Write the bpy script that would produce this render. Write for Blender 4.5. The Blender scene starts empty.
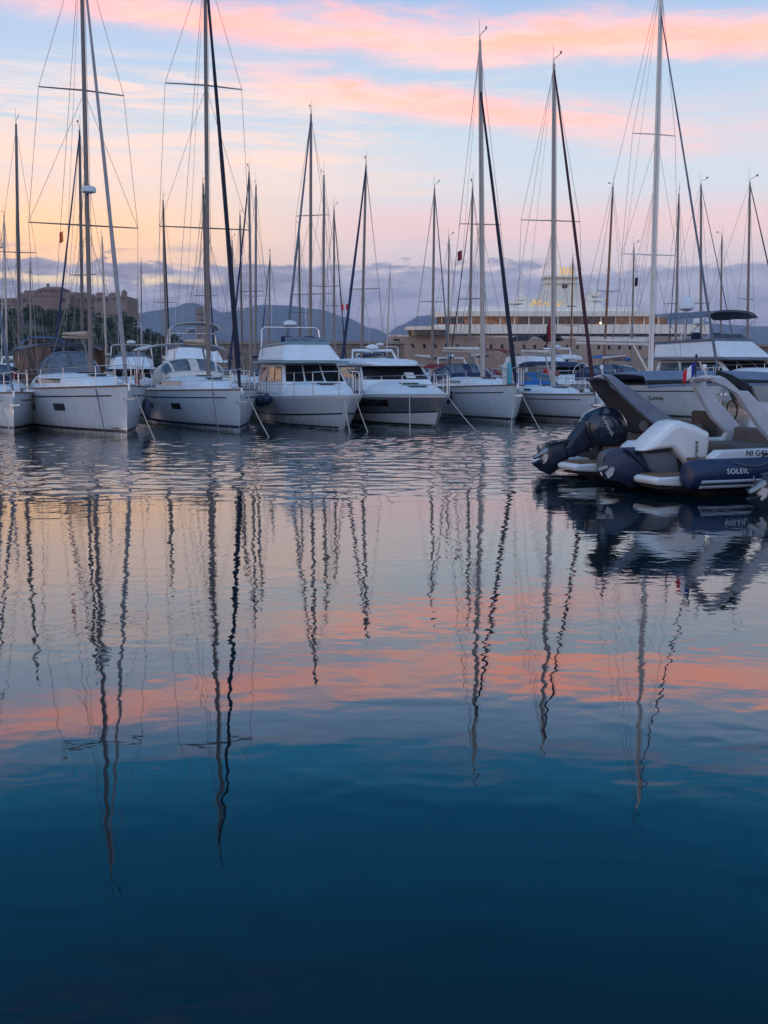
import bpy, math, random
from mathutils import Vector, Matrix
R = math.radians
random.seed(7)
SC = bpy.context.scene
COL = SC.collection
CAM_H, FPX, PITCH = 2.0, 1150.0, R(7.19)

# ------------------------------------------------------------------ camera
cd = bpy.data.cameras.new('camera'); cam = bpy.data.objects.new('camera', cd); COL.objects.link(cam)
cam.location = (0, 0, CAM_H); cam.rotation_euler = (math.pi/2 - PITCH, 0, 0)
cd.sensor_fit = 'VERTICAL'; cd.sensor_height = 36.0; cd.lens = 36.0*FPX/1024.0
cd.clip_start = 0.1; cd.clip_end = 30000
SC.camera = cam

# ------------------------------------------------------------------ node helpers
class X:
    """a socket with arithmetic"""
    def __init__(s, nt, sock): s.nt, s.s = nt, sock
    def _m(s, op, b=None, c=None, flip=False):
        n = s.nt.nodes.new('ShaderNodeMath'); n.operation = op
        ins = [s, b, c]
        if flip: ins = [b, s, c]
        for i, v in enumerate(ins):
            if v is None: continue
            if isinstance(v, X): s.nt.links.new(v.s, n.inputs[i])
            else: n.inputs[i].default_value = v
        return X(s.nt, n.outputs[0])
    def __add__(s, o): return s._m('ADD', o)
    __radd__ = __add__
    def __mul__(s, o): return s._m('MULTIPLY', o)
    __rmul__ = __mul__
    def __sub__(s, o): return s._m('SUBTRACT', o)
    def __rsub__(s, o): return s._m('SUBTRACT', o, flip=True)
    def __truediv__(s, o): return s._m('DIVIDE', o)
    def sm(s, a, b):
        n = s.nt.nodes.new('ShaderNodeMapRange'); n.interpolation_type = 'SMOOTHSTEP'
        s.nt.links.new(s.s, n.inputs['Value'])
        n.inputs['From Min'].default_value = a; n.inputs['From Max'].default_value = b
        return X(s.nt, n.outputs[0])
def band(x, c, w, soft):
    """1 inside |x-c|<w, soft edges"""
    return (x - c)._m('ABSOLUTE').sm(w + soft, max(w - soft, 0.0))
def noise(nt, vec, scale, detail=3, rough=.5, dist=0):
    n = nt.nodes.new('ShaderNodeTexNoise'); n.inputs['Scale'].default_value = scale
    n.inputs['Detail'].default_value = detail; n.inputs['Roughness'].default_value = rough
    n.inputs['Distortion'].default_value = dist
    if vec is not None: nt.links.new(vec, n.inputs['Vector'])
    return X(nt, n.outputs[0])
def comb(nt, x, y, z):
    n = nt.nodes.new('ShaderNodeCombineXYZ')
    for i, v in enumerate((x, y, z)):
        if isinstance(v, X): nt.links.new(v.s, n.inputs[i])
        else: n.inputs[i].default_value = v
    return n.outputs[0]
def mixc(nt, fac, a, b, mode='MIX'):
    n = nt.nodes.new('ShaderNodeMix'); n.data_type = 'RGBA'; n.blend_type = mode
    n.clamp_factor = True
    for i, v in ((0, fac), (6, a), (7, b)):
        if isinstance(v, X): nt.links.new(v.s, n.inputs[i])
        elif isinstance(v, (tuple, list)): n.inputs[i].default_value = (*v, 1)
        elif isinstance(v, (int, float)): n.inputs[i].default_value = v
        else: nt.links.new(v, n.inputs[i])
    return n.outputs[2]
def ramp(nt, x, stops, lo, hi):
    n = nt.nodes.new('ShaderNodeValToRGB'); cr = n.color_ramp
    f = (x - lo) / (hi - lo); nt.links.new(f.s, n.inputs[0])
    while len(cr.elements) > 1: cr.elements.remove(cr.elements[-1])
    for i, (p, c) in enumerate(stops):
        e = cr.elements[0] if i == 0 else cr.elements.new((p - lo)/(hi - lo))
        e.position = (p - lo)/(hi - lo); e.color = (*c, 1)
    return n.outputs[0]

# ------------------------------------------------------------------ world: dusk sky with cloud bands
SUN_AZ, SUN_EL = R(-80), R(4)          # azimuth from +Y, clockwise seen from above is positive
w = bpy.data.worlds.new('World'); SC.world = w; w.use_nodes = True
nt = w.node_tree; nt.nodes.clear()
tc = nt.nodes.new('ShaderNodeTexCoord'); sp = nt.nodes.new('ShaderNodeSeparateXYZ')
nt.links.new(tc.outputs['Generated'], sp.inputs[0])
dx, dy, dz = (X(nt, sp.outputs[i]) for i in range(3))
el = dz._m('ARCSINE') * 57.29578
az = dx._m('ARCTAN2', dy) * 57.29578
n_big = noise(nt, comb(nt, az*.055, el*.22, 3.7), 1.0, 4, .55)
n_fine = noise(nt, comb(nt, az*.16, el*.85, 9.1), 1.0, 5, .6, .4)
n_lump = noise(nt, comb(nt, az*.42, el*1.5, 5.5), 1.0, 5, .62, .3)
n_str = noise(nt, comb(nt, az*.10, el*1.3, 1.3), 1.0, 4, .6, .5)
wob = (n_big - .5)*2.6 + (n_fine - .5)*1.3
front = ramp(nt, el, [(0, (.74,.68,.82)), (2.5, (.72,.70,.86)), (5.0, (1.05,.88,.90)), (6.5, (1.06,.96,.98)),
    (8.5, (.94,.98,1.05)), (10.5, (.80,.94,1.06)), (13, (.66,.84,1.03)), (15.5, (.60,.76,1.02)), (17, (.42,.64,.98)), (19, (.035,.36,.72)),
    (22, (.003,.18,.42)), (30, (.002,.075,.18)), (45, (.04,.15,.32)), (62, (.24,.42,.74)), (90, (.36,.58,.96))], 0, 90)
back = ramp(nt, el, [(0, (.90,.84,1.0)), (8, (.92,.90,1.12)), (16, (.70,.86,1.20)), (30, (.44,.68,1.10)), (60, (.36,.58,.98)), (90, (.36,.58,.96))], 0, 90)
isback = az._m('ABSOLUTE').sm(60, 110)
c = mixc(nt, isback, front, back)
# warm glow of the set sun: left of the frame and behind the left shoulder
glow_y = band(el + wob*.5, 6.2, 1.0, 3.2)*az.sm(3, -17)*.97
c = mixc(nt, glow_y, c, (1.75, 1.02, .48))
inn = isback * -1 + 1
# feathered cloud layers
n_fib = noise(nt, comb(nt, az*.10 + el*.06, el*1.15 + az*.02, 7.7), 1.0, 7, .66, .7)
n_tuft = noise(nt, comb(nt, az*.22, el*.9, 2.2), 1.0, 6, .62, .5)
fib = n_fib.sm(.30, .64)
rose = mixc(nt, n_tuft.sm(.35, .65), (2.1, .74, .50), (1.7, .90, .72))
cream = mixc(nt, n_tuft.sm(.35, .65), (1.55, .98, .74), (1.35, 1.06, .95))
c = mixc(nt, (el + wob*.8)._m('SUBTRACT', 11.2)._m('ABSOLUTE').sm(4.2, 1.0)*n_fib.sm(.44, .66)*az.sm(16, -6)*.62*inn, c, cream)
c = mixc(nt, band(el + wob*.8, 12.2, .3, 1.2)*az.sm(3, -8)*fib*.75*inn, c, cream)
c = mixc(nt, band(el + wob*.9, 9.4, .7, 1.7)*az.sm(8, -10)*(fib*.6 + .3)*inn, c, (1.5, 1.02, .80))
c = mixc(nt, band(el + wob*.5, 6.8, .4, 1.3)*az.sm(-8, 2)*.55*inn, c, (1.4, .82, .78))
# long pink band along the top of the frame, dipping to the right
top_c = el + (az*.045) + wob*.9 + (n_tuft - .5)*1.6 + az.sm(-4, -16)*-.7
c = mixc(nt, band(top_c, 15.3, .58, .95)*(fib*.46 + .54)*az.sm(-34, -10)*inn*.97, c, rose)
# second slanting pink bank, centre
bs = el + az*.13 + wob*.7 + (n_tuft - .5)*1.5
c = mixc(nt, band(bs, 12.5, .45, .85)*az.sm(-9, -4)*az.sm(22, 6)*(fib*.6 + .4)*inn*.95, c, rose)
c = mixc(nt, band(el + wob + (n_tuft - .5)*1.4, 11.4, .5, 1.2)*az.sm(2, 10)*(fib*.7+.2)*.6*inn, c, (1.35, .84, .80))
# faint rose patches higher up (only the water mirrors these)
c = mixc(nt, band(el + wob*1.4, 31, 1.5, 3)*az.sm(6, -12)*n_str.sm(.35, .75)*.10*inn, c, (.5, .25, .32))
c = mixc(nt, band(el + wob*1.2, 18.8, .4, 1.4)*n_str.sm(.42, .62)*.28*inn, c, (.8, .48, .5))
# lavender cloud bank above the hills with lit gaps
bank_edge = el + wob*.55 + (n_lump - .5)*2.8 + az.sm(-10, 6)*.35
bank = bank_edge.sm(5.3, 4.85)*inn
bank_c = mixc(nt, (n_fine*.5 + n_lump*.5).sm(.38, .62), (.22, .25, .40), (.70, .68, .84))
bank_c = mixc(nt, az.sm(-16, 14)*.55, bank_c, (.55, .58, .76))
bank_c = mixc(nt, el.sm(3.6, .8)*.55, bank_c, (.70, .62, .74))
c = mixc(nt, bank*.92, c, bank_c)
c = mixc(nt, band(el + wob*.35 + (n_lump - .5)*.8, 4.2, .10, .34)*az.sm(-5, -12)*n_lump.sm(.36, .50)*.95, c, (1.5, 1.12, .66))
c = mixc(nt, band(el + wob*.7, 5.9, .05, .3)*n_fine.sm(.5, .62)*.6*inn, c, (.72, .60, .68))
# sunset itself (behind the left shoulder)
sun_side = band(az, -58, 17, 20)*(el + wob*.6).sm(10, 2)
c = mixc(nt, sun_side*.95, c, (2.2, 1.10, .48))
sky = nt.nodes.new('ShaderNodeTexSky'); sky.sky_type = 'NISHITA'; sky.sun_disc = False
sky.sun_elevation = SUN_EL; sky.sun_rotation = SUN_AZ
nsc = mixc(nt, 1.0, sky.outputs[0], (.06, .06, .06), 'MULTIPLY')
c = mixc(nt, .06, c, nsc)
c = mixc(nt, el.sm(-1, -6), c, (.05, .08, .12))
bg = nt.nodes.new('ShaderNodeBackground'); bg.inputs[1].default_value = 1.0
nt.links.new(c, bg.inputs[0]); wo = nt.nodes.new('ShaderNodeOutputWorld'); nt.links.new(bg.outputs[0], wo.inputs[0])

# ------------------------------------------------------------------ sun (last warm light, low on the left)
sl = bpy.data.lights.new('sun', 'SUN'); sl.energy = 0.30; sl.angle = R(9); sl.color = (1.0, .70, .48)
so = bpy.data.objects.new('sun', sl); COL.objects.link(so)
sdir = Vector((math.sin(SUN_AZ)*math.cos(SUN_EL), math.cos(SUN_AZ)*math.cos(SUN_EL), math.sin(SUN_EL)))
so.rotation_euler = sdir.to_track_quat('Z', 'Y').to_euler(); so.location = (-60, 0, 40)

vs = SC.view_settings; vs.view_transform = 'Standard'; vs.look = 'None'; vs.exposure = 0; vs.gamma = 1; vs.use_curve_mapping = False
cy = SC.cycles
cy.max_bounces = 7; cy.diffuse_bounces = 2; cy.glossy_bounces = 4; cy.transmission_bounces = 4; cy.volume_bounces = 0
cy.use_denoising = True; cy.use_adaptive_sampling = True; cy.adaptive_threshold = .015
cy.caustics_reflective = False; cy.caustics_refractive = False

# ------------------------------------------------------------------ picture -> place
def ray(px, py):
    x = (px - 384)/FPX; d = (py - 512)/FPX
    return Vector((x, math.cos(PITCH) - d*math.sin(PITCH), -math.sin(PITCH) - d*math.cos(PITCH)))
def at(px, py, Y):
    r = ray(px, py); return Vector((0, 0, CAM_H)) + r*(Y/r.y)
def on_water(px, py):
    r = ray(px, py); return Vector((0, 0, CAM_H)) + r*(-CAM_H/r.z)

# ------------------------------------------------------------------ materials
MATS = {}
def mat(name, col, rough=.4, metal=0., var=.12, vscale=3., bump=0., bscale=40., coat=0., emit=None, estr=0., spec=.5):
    if name in MATS: return MATS[name]
    m = bpy.data.materials.new(name); m.use_nodes = True; t = m.node_tree
    b = t.nodes['Principled BSDF']
    b.inputs['Roughness'].default_value = rough; b.inputs['Metallic'].default_value = metal
    b.inputs['Coat Weight'].default_value = coat; b.inputs['Specular IOR Level'].default_value = spec
    co = t.nodes.new('ShaderNodeTexCoord').outputs['Object']
    n = noise(t, co, vscale, 5, .6)
    lo = tuple(v*(1 - var) for v in col); hi = tuple(min(v*(1 + var), 1) for v in col)
    t.links.new(mixc(t, n.sm(.3, .7), lo, hi), b.inputs['Base Color'])
    t.links.new((n*.15 + (rough - .07)).s, b.inputs['Roughness'])
    if bump:
        bn = t.nodes.new('ShaderNodeBump'); bn.inputs['Distance'].default_value = bump
        t.links.new(noise(t, co, bscale, 3).s, bn.inputs['Height']); t.links.new(bn.outputs[0], b.inputs['Normal'])
    if emit:
        b.inputs['Emission Color'].default_value = (*emit, 1); b.inputs['Emission Strength'].default_value = estr
    MATS[name] = m; return m
def hull_mat(name, col, stain=(.45, .40, .30)):
    """gelcoat with rain streaks and a yellowed waterline"""
    if name in MATS: return MATS[name]
    m = bpy.data.materials.new(name); m.use_nodes = True; t = m.node_tree; b = t.nodes['Principled BSDF']
    co = t.nodes.new('ShaderNodeTexCoord').outputs['Object']
    s = t.nodes.new('ShaderNodeSeparateXYZ'); t.links.new(co, s.inputs[0])
    x, y, z = (X(t, s.outputs[i]) for i in range(3))
    streak = noise(t, comb(t, x*5, y*5, z*.5), 1.0, 4, .6)
    cl = noise(t, co, 1.3, 4, .6)
    cc = mixc(t, cl.sm(.3, .7)*.5, col, tuple(v*.86 for v in col))
    cc = mixc(t, streak.sm(.48, .74)*.36, cc, stain)
    cc = mixc(t, z.sm(.42, .06)*.60*streak.sm(.25, .6), cc, tuple(v*.6 for v in stain))
    t.links.new(cc, b.inputs['Base Color'])
    b.inputs['Roughness'].default_value = .28; b.inputs['Coat Weight'].default_value = .25; b.inputs['Coat Roughness'].default_value = .08
    MATS[name] = m; return m
WHITE = hull_mat('gelcoat_white', (.66, .72, .79)); PALE = hull_mat('gelcoat_pale', (.60, .65, .69))
GREYH = hull_mat('gelcoat_grey', (.15, .17, .20)); NAVYH = hull_mat('gelcoat_navy', (.03, .05, .11), (.05, .07, .12))
CREAM = hull_mat('gelcoat_cream', (.70, .66, .60))
DECK = mat('deck_white', (.74, .77, .80), .5, var=.06); DECKG = mat('deck_grey', (.52, .53, .55), .6)
GLASS = mat('dark_glass', (.012, .014, .018), .07, var=.3, spec=.8)
VINYL = mat('clear_vinyl', (.10, .12, .15), .12, var=.4, vscale=5, spec=.7)
ALU = mat('mast_aluminium', (.19, .17, .168), .38, .25, var=.08); WMAST = mat('mast_white', (.46, .41, .38), .35, var=.05)
DMAST = mat('mast_dark', (.10, .095, .10), .4); BMAST = mat('mast_wood', (.20, .085, .05), .4)
STEEL = mat('stainless', (.62, .62, .64), .22, .9, var=.05); WIRE = mat('wire', (.26, .25, .26), .4, .4)
NAVY = mat('canvas_navy', (.018, .03, .085), .85, bump=.01, bscale=25); GREYC = mat('canvas_grey', (.13, .155, .20), .85, bump=.01, bscale=20)
BLUEC = mat('canvas_blue', (.02, .12, .36), .8, bump=.01, bscale=20); REDC = mat('canvas_red', (.22, .02, .035), .85, bump=.01, bscale=20)
BLACKC = mat('canvas_black', (.02, .022, .028), .85); BEIGE = mat('canvas_beige', (.55, .43, .33), .85, bump=.015, bscale=14)
CREAMC = mat('canvas_cream', (.68, .62, .56), .8, bump=.015, bscale=10); BROWNC = mat('canvas_brown', (.20, .13, .105), .85)
SAIL = mat('sail_white', (.66, .64, .62), .75, bump=.02, bscale=6); TEAK = mat('teak', (.20, .11, .07), .6, vscale=8)
BLACK = mat('black_plastic', (.015, .016, .02), .35); DARKW = mat('paint_dark', (.02, .025, .04), .35)
ROPE = mat('rope', (.45, .40, .34), .9); ROPED = mat('rope_dark', (.12, .12, .14), .9)
RUBBER = mat('fender_navy', (.02, .03, .07), .5); FWHITE = mat('fender_white', (.62, .62, .62), .5)
RED = mat('paint_red', (.55, .02, .03), .6); BLUEF = mat('flag_blue', (.01, .03, .22), .8); WHITEF = mat('flag_white', (.75, .75, .76), .8); REDF = mat('flag_red', (.62, .015, .03), .8)
NAVYD = mat('canvas_midnight', (.010, .014, .034), .85, bump=.01, bscale=25)
MAROON = mat('canvas_maroon', (.055, .012, .02), .8, bump=.01, bscale=20)
ORANGE = mat('orange_cloth', (.75, .28, .05), .8)
TURQ = mat('board_turquoise', (.05, .36, .50), .4)

# ------------------------------------------------------------------ mesh builder
class MB:
    def __init__(s): s.v, s.f, s.mi = [], [], []
    def add(s, vs, fs, mi=0):
        o = len(s.v); s.v += [tuple(p) for p in vs]
        s.f += [tuple(i + o for i in f) for f in fs]; s.mi += [mi]*len(fs); return s
    def path(s, pts, rad, seg=8, caps=True, mi=0, sx=1.0):
        pts = [Vector(p) for p in pts]
        if not isinstance(rad, (list, tuple)): rad = [rad]*len(pts)
        vs, fs = [], []; prev = None
        for i, p in enumerate(pts):
            d = (pts[min(i+1, len(pts)-1)] - pts[max(i-1, 0)]).normalized()
            if prev is None:
                a = Vector((0, 1, 0)) if abs(d.y) < .9 else Vector((1, 0, 0))
            else: a = prev
            u = (a - d*a.dot(d)).normalized(); vv = d.cross(u); prev = u
            for k in range(seg):
                t = 2*math.pi*k/seg
                vs.append(p + (u*math.cos(t) + vv*math.sin(t)*sx)*rad[i])
        n = len(pts)
        for i in range(n-1):
            for k in range(seg):
                a, b = i*seg + k, i*seg + (k+1) % seg
                fs.append((a, b, b+seg, a+seg))
        if caps: fs.append(tuple(range(seg))[::-1]); fs.append(tuple((n-1)*seg + k for k in range(seg)))
        return s.add(vs, fs, mi)
    def hexa(s, b4, t4, mi=0):
        return s.add(list(b4) + list(t4), [(3,2,1,0), (4,5,6,7), (0,1,5,4), (1,2,6,5), (2,3,7,6), (3,0,4,7)], mi)
    def box(s, c, d, mi=0):
        x, y, z = c; a, b, e = d[0]/2, d[1]/2, d[2]/2
        return s.hexa([(x-a,y-b,z-e),(x+a,y-b,z-e),(x+a,y+b,z-e),(x-a,y+b,z-e)], [(x-a,y-b,z+e),(x+a,y-b,z+e),(x+a,y+b,z+e),(x-a,y+b,z+e)], mi)
    def grid(s, fn, nu, nv, mi=0, flip=False):
        vs = [fn(i/nu, j/nv) for i in range(nu+1) for j in range(nv+1)]
        q = lambda i, j: i*(nv+1) + j
        fs = [(q(i,j), q(i+1,j), q(i+1,j+1), q(i,j+1)) for i in range(nu) for j in range(nv)]
        if flip: fs = [f[::-1] for f in fs]
        return s.add(vs, fs, mi)
    def shell(s, fn, nu, nv, th, mi=0):
        """surface patch with thickness along its normal"""
        e = 1e-3
        def nrm(u, v):
            a = Vector(fn(min(u+e,1), v)) - Vector(fn(max(u-e,0), v)); b = Vector(fn(u, min(v+e,1))) - Vector(fn(u, max(v-e,0)))
            n = a.cross(b); return n.normalized() if n.length > 1e-12 else Vector((0,0,1))
        o = len(s.v); N = (nu+1)*(nv+1)
        P = [(i/nu, j/nv) for i in range(nu+1) for j in range(nv+1)]
        top = [Vector(fn(*p)) + nrm(*p)*th for p in P]; bot = [Vector(fn(*p)) - nrm(*p)*.004 for p in P]
        q = lambda i, j: i*(nv+1) + j
        fs = []
        for i in range(nu):
            for j in range(nv):
                f = (q(i,j), q(i+1,j), q(i+1,j+1), q(i,j+1)); fs.append(f); fs.append(tuple(k+N for k in f[::-1]))
        rim = [q(i,0) for i in range(nu+1)] + [q(nu,j) for j in range(1,nv+1)] + [q(i,nv) for i in range(nu-1,-1,-1)] + [q(0,j) for j in range(nv-1,0,-1)]
        for a, b in zip(rim, rim[1:] + rim[:1]): fs.append((b, a, a+N, b+N))
        return s.add(top + bot, fs, mi)
    def lathe(s, c, prof, seg=16, mi=0, axis='z'):
        vs, fs = [], []
        for r, z in prof:
            for k in range(seg):
                t = 2*math.pi*k/seg; a, b = r*math.cos(t), r*math.sin(t)
                vs.append(Vector(c) + (Vector((a,b,z)) if axis == 'z' else Vector((z,a,b)) if axis == 'x' else Vector((a,z,b))))
        for i in range(len(prof)-1):
            for k in range(seg):
                a, b = i*seg+k, i*seg+(k+1) % seg; fs.append((a, b, b+seg, a+seg))
        fs.append(tuple(range(seg))[::-1]); fs.append(tuple((len(prof)-1)*seg+k for k in range(seg)))
        return s.add(vs, fs, mi)
    def prism(s, poly, y0, y1, inset=0., layers=None, mi=0):
        """side-view outline (x, z) given thickness along y, edges rounded by shrinking the outer layers"""
        cx = sum(p[0] for p in poly)/len(poly); cz = sum(p[1] for p in poly)/len(poly); n = len(poly)
        L = layers or ([(0, 1 - inset), (.14, 1), (.86, 1), (1, 1 - inset)] if inset else [(0, 1), (1, 1)])
        vs = [(cx + (x-cx)*k, y0 + (y1-y0)*f, cz + (z-cz)*k) for f, k in L for x, z in poly]
        fs = []
        for i in range(len(L)-1):
            for k in range(n):
                a, b = i*n+k, i*n+(k+1) % n; fs.append((a, b, b+n, a+n))
        fs.append(tuple(range(n))[::-1]); fs.append(tuple((len(L)-1)*n+k for k in range(n)))
        return s.add(vs, fs, mi)
    def build(s, name, m, parent=None, smooth=True, bevel=0., sub=0, angle=40):
        me = bpy.data.meshes.new(name); me.from_pydata(s.v, [], s.f); me.update()
        ms = m if isinstance(m, (list, tuple)) else [m]
        for k in ms: me.materials.append(k)
        me.polygons.foreach_set('material_index', s.mi)
        import bmesh
        bm = bmesh.new(); bm.from_mesh(me); bmesh.ops.recalc_face_normals(bm, faces=bm.faces)
        if smooth:
            for f in bm.faces: f.smooth = True
            ca = R(angle)
            for e in bm.edges:
                if len(e.link_faces) == 2 and e.calc_face_angle(0) > ca: e.smooth = False
        bm.to_mesh(me); bm.free()
        o = bpy.data.objects.new(name, me); COL.objects.link(o)
        if parent: o.parent = parent
        if bevel:
            b = o.modifiers.new('bevel', 'BEVEL'); b.width = bevel; b.segments = 2; b.limit_method = 'ANGLE'; b.angle_limit = R(35)
        if sub:
            b = o.modifiers.new('sub', 'SUBSURF'); b.levels = b.render_levels = sub
        return o
def tag(o, label=None, cat=None, group=None, kind=None):
    if label: o['label'] = label
    if cat: o['category'] = cat
    if group: o['group'] = group
    if kind: o['kind'] = kind
    return o
def thing(name, label, cat, loc=(0,0,0), rz=0., group=None):
    o = bpy.data.objects.new(name, None); COL.objects.link(o); o.location = loc; o.rotation_euler = (0, 0, rz)
    o.empty_display_size = .3
    return tag(o, label, cat, group)
def text(name, body, size, m, parent, loc, rot, shear=0., ext=.002, align='CENTER', spacing=1.):
    cu = bpy.data.curves.new(name, 'FONT'); cu.body = body; cu.size = size; cu.extrude = ext; cu.shear = shear
    cu.align_x = align; cu.align_y = 'CENTER'; cu.space_character = spacing; cu.materials.append(m)
    tmp = bpy.data.objects.new(name, cu); COL.objects.link(tmp); bpy.context.view_layer.update()
    me = bpy.data.meshes.new_from_object(tmp.evaluated_get(bpy.context.evaluated_depsgraph_get()))
    bpy.data.objects.remove(tmp); bpy.data.curves.remove(cu)
    o = bpy.data.objects.new(name, me); COL.objects.link(o); o.parent = parent; o.location = loc; o.rotation_euler = rot
    return o
def lerp(a, b, t): return a + (b - a)*t
def sstep(a, b, x):
    t = min(max((x - a)/(b - a), 0), 1); return t*t*(3 - 2*t)

# ------------------------------------------------------------------ setting: water, terrain, hills
def water():
    m = bpy.data.materials.new('harbour_water'); m.use_nodes = True; t = m.node_tree; b = t.nodes['Principled BSDF']
    b.inputs['Base Color'].default_value = (.0003, .012, .017, 1); b.inputs['Roughness'].default_value = .012
    b.inputs['IOR'].default_value = 1.95
    co = t.nodes.new('ShaderNodeTexCoord').outputs['Object']
    s = t.nodes.new('ShaderNodeSeparateXYZ'); t.links.new(co, s.inputs[0])
    x, y = X(t, s.outputs[0]), X(t, s.outputs[1])
    swell = noise(t, comb(t, x*.6, y, 0), 1.15, 2, .4)
    small = noise(t, comb(t, x*.85, y, 4), 3.6, 1, .4, .2)
    fine = noise(t, comb(t, x*.8, y, 21), 7.0, 2, .5, .2)*y.sm(5, 10)
    rip = noise(t, comb(t, x*.6, y, 8), 3.6, 3, .65, .3)
    chop = noise(t, comb(t, x*.45, y, 13), 1.5, 2, .55, .3)
    patch = noise(t, comb(t, x*.09, y*.16, 2), 1.0, 3, .55)
    far = y.sm(15, 23)
    mask = far*(patch.sm(.30, .58)*.8 + .2)
    slick = noise(t, comb(t, x*.35, y*.9, 11), 1.0, 3, .5).sm(.45, .7)*.6 + .4
    h = swell*.0012 + small*.0036*slick + fine*.0013 + rip*(mask*.007 + .0002) + chop*(mask*.006)
    bn = t.nodes.new('ShaderNodeBump'); bn.inputs['Distance'].default_value = 1.0; bn.inputs['Strength'].default_value = 1.0
    t.links.new(h.s, bn.inputs['Height']); t.links.new(bn.outputs[0], b.inputs['Normal'])
    # one sheet to the horizon; wind ripples are modelled between the quay and the moored row
    import numpy as np
    rg = np.random.default_rng(4)
    X0, X1, Y0, Y1 = -16.5, 16.5, 14.5, 42.0
    nx, ny = 471, 561
    gx, gy = np.meshgrid(np.linspace(X0, X1, nx), np.linspace(Y0, Y1, ny), indexing='ij')
    z = np.zeros_like(gx); K = 90
    for k in range(K):
        lam = .24*(.95/.24)**rg.random(); th = rg.normal(math.pi/2, .8); kk = 2*math.pi/lam
        z += np.sin(kk*(np.cos(th)*gx + np.sin(th)*gy) + rg.random()*6.28 + .6*np.sin(gx*.7 + k) )*(.075*(2/K)**.5/kk)
    ss = lambda a, b, v: (lambda t: t*t*(3-2*t))(np.clip((v-a)/(b-a), 0, 1))
    pt = sum(np.sin(gx*a + gy*b_ + c_) for a, b_, c_ in ((.31,.22,.4),(-.23,.41,2.1),(.55,-.33,4.0),(.12,.66,1.2)))
    amp = ss(15.5, 21, gy)*ss(42, 39.5, gy)*ss(16.5, 15, np.abs(gx))*(.5 + .5*ss(-1.2, 1.4, pt))
    amp *= 1 - .85*ss(1.5, 4.5, gx)*ss(28, 22, gy)
    z = z*amp
    vs = np.stack([gx, gy, z], -1).reshape(-1, 3).tolist()
    q = lambda i, j: i*ny + j
    fs = [(q(i,j), q(i+1,j), q(i+1,j+1), q(i,j+1)) for i in range(nx-1) for j in range(ny-1)]
    mb = MB(); mb.v = vs; mb.f = fs; mb.mi = [0]*len(fs)
    for a, b_, c_, d_ in ((-9000, -60, 9000, Y0), (-9000, Y1, 9000, 9000), (-9000, Y0, X0, Y1), (X1, Y0, 9000, Y1)):
        mb.add([(a,b_,0),(c_,b_,0),(c_,d_,0),(a,d_,0)], [(0,1,2,3)])
    tag(mb.build('water', m, smooth=True, angle=180), kind='structure')
water()

def mountain_mat():
    m = bpy.data.materials.new('mountain'); m.use_nodes = True; t = m.node_tree; b = t.nodes['Principled BSDF']
    co = t.nodes.new('ShaderNodeTexCoord').outputs['Object']
    n = noise(t, co, .004, 6, .6); n2 = noise(t, co, .02, 4, .6)
    cc = mixc(t, n.sm(.35, .65), (.10, .13, .15), (.19, .19, .19)); cc = mixc(t, n2.sm(.5, .7)*.5, cc, (.12, .14, .15))
    t.links.new(cc, b.inputs['Base Color']); b.inputs['Roughness'].default_value = .95; return m
MOUNT = mountain_mat()
def pline(pts, x):
    if x <= pts[0][0]: return pts[0][1]
    for (a, b), (c_, d) in zip(pts, pts[1:]):
        if x <= c_: return lerp(b, d, sstep(0, 1, (x-a)/(c_-a)) if c_ > a else 0)
    return pts[-1][1]
def range_(ridge, Y, depth, x0, x1, n, seed):
    """a mountain range: heightfield whose crest follows the skyline at distance Y"""
    rnd = random.Random(seed); ph = [rnd.uniform(0, 6.28) for _ in range(12)]
    mb = MB(); nv = 14
    def fn(u, v):
        px = lerp(x0, x1, u); py = pline(ridge, px)
        crest = at(px, py, Y)
        prof = (1 - abs(v - .55)/.55)if v < .55 else (1 - (v - .55)/.45)
        prof = max(prof, 0)**.8
        rough = sum(math.sin(u*k*14 + v*k*5 + ph[k])/k for k in range(1, 12))*.035*math.sin(math.pi*min(max(v,0),1))
        z = crest.z*prof*(1 + rough*(1 if v < .5 else .3)) - 3
        k = lerp(Y - depth*.55, Y + depth*.45, v)/Y
        return (crest.x*k, Y*k, z)
    mb.grid(fn, n, nv); return tag(mb.build('mountains', MOUNT, angle=80), kind='structure')
range_([(-300,330),(60,322),(110,318),(140,309),(158,306),(172,303),(190,297),(205,301),(222,309),(240,306),(262,301),(285,302),(318,306),(345,314),(372,326),(398,336),(440,345),(1000,350)], 4600, 1500, -300, 1000, 150, 3)
range_([(-300,345),(360,345),(384,333),(402,322),(420,313),(440,312),(470,318),(500,322),(560,324),(610,322),(640,316),(660,311),(676,309),(690,315),(720,322),(760,324),(1100,330)], 5600, 1500, 250, 1050, 120, 9)

def hill_z(x, y):
    # fort hill: crest at about x=-150, y=455
    pts = [(-420, 9), (-330, 14), (-250, 20), (-178, 21.5), (-135, 21), (-104, 18.5), (-84, 10), (-68, 5), (-52, 1.5), (-40, -2)]
    z = pline(pts, x); d = (y - 455)/75.0
    return (z + 2)*math.exp(-d*d) - 2
HILLM = mat('hill_soil', (.07, .075, .045), .95, var=.4, vscale=.08)
mb = MB(); mb.grid(lambda u, v: (lerp(-430, -30, u), lerp(300, 640, v), hill_z(lerp(-430, -30, u), lerp(300, 640, v))), 60, 36)
tag(mb.build('hills', HILLM, angle=80), kind='structure')

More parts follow.
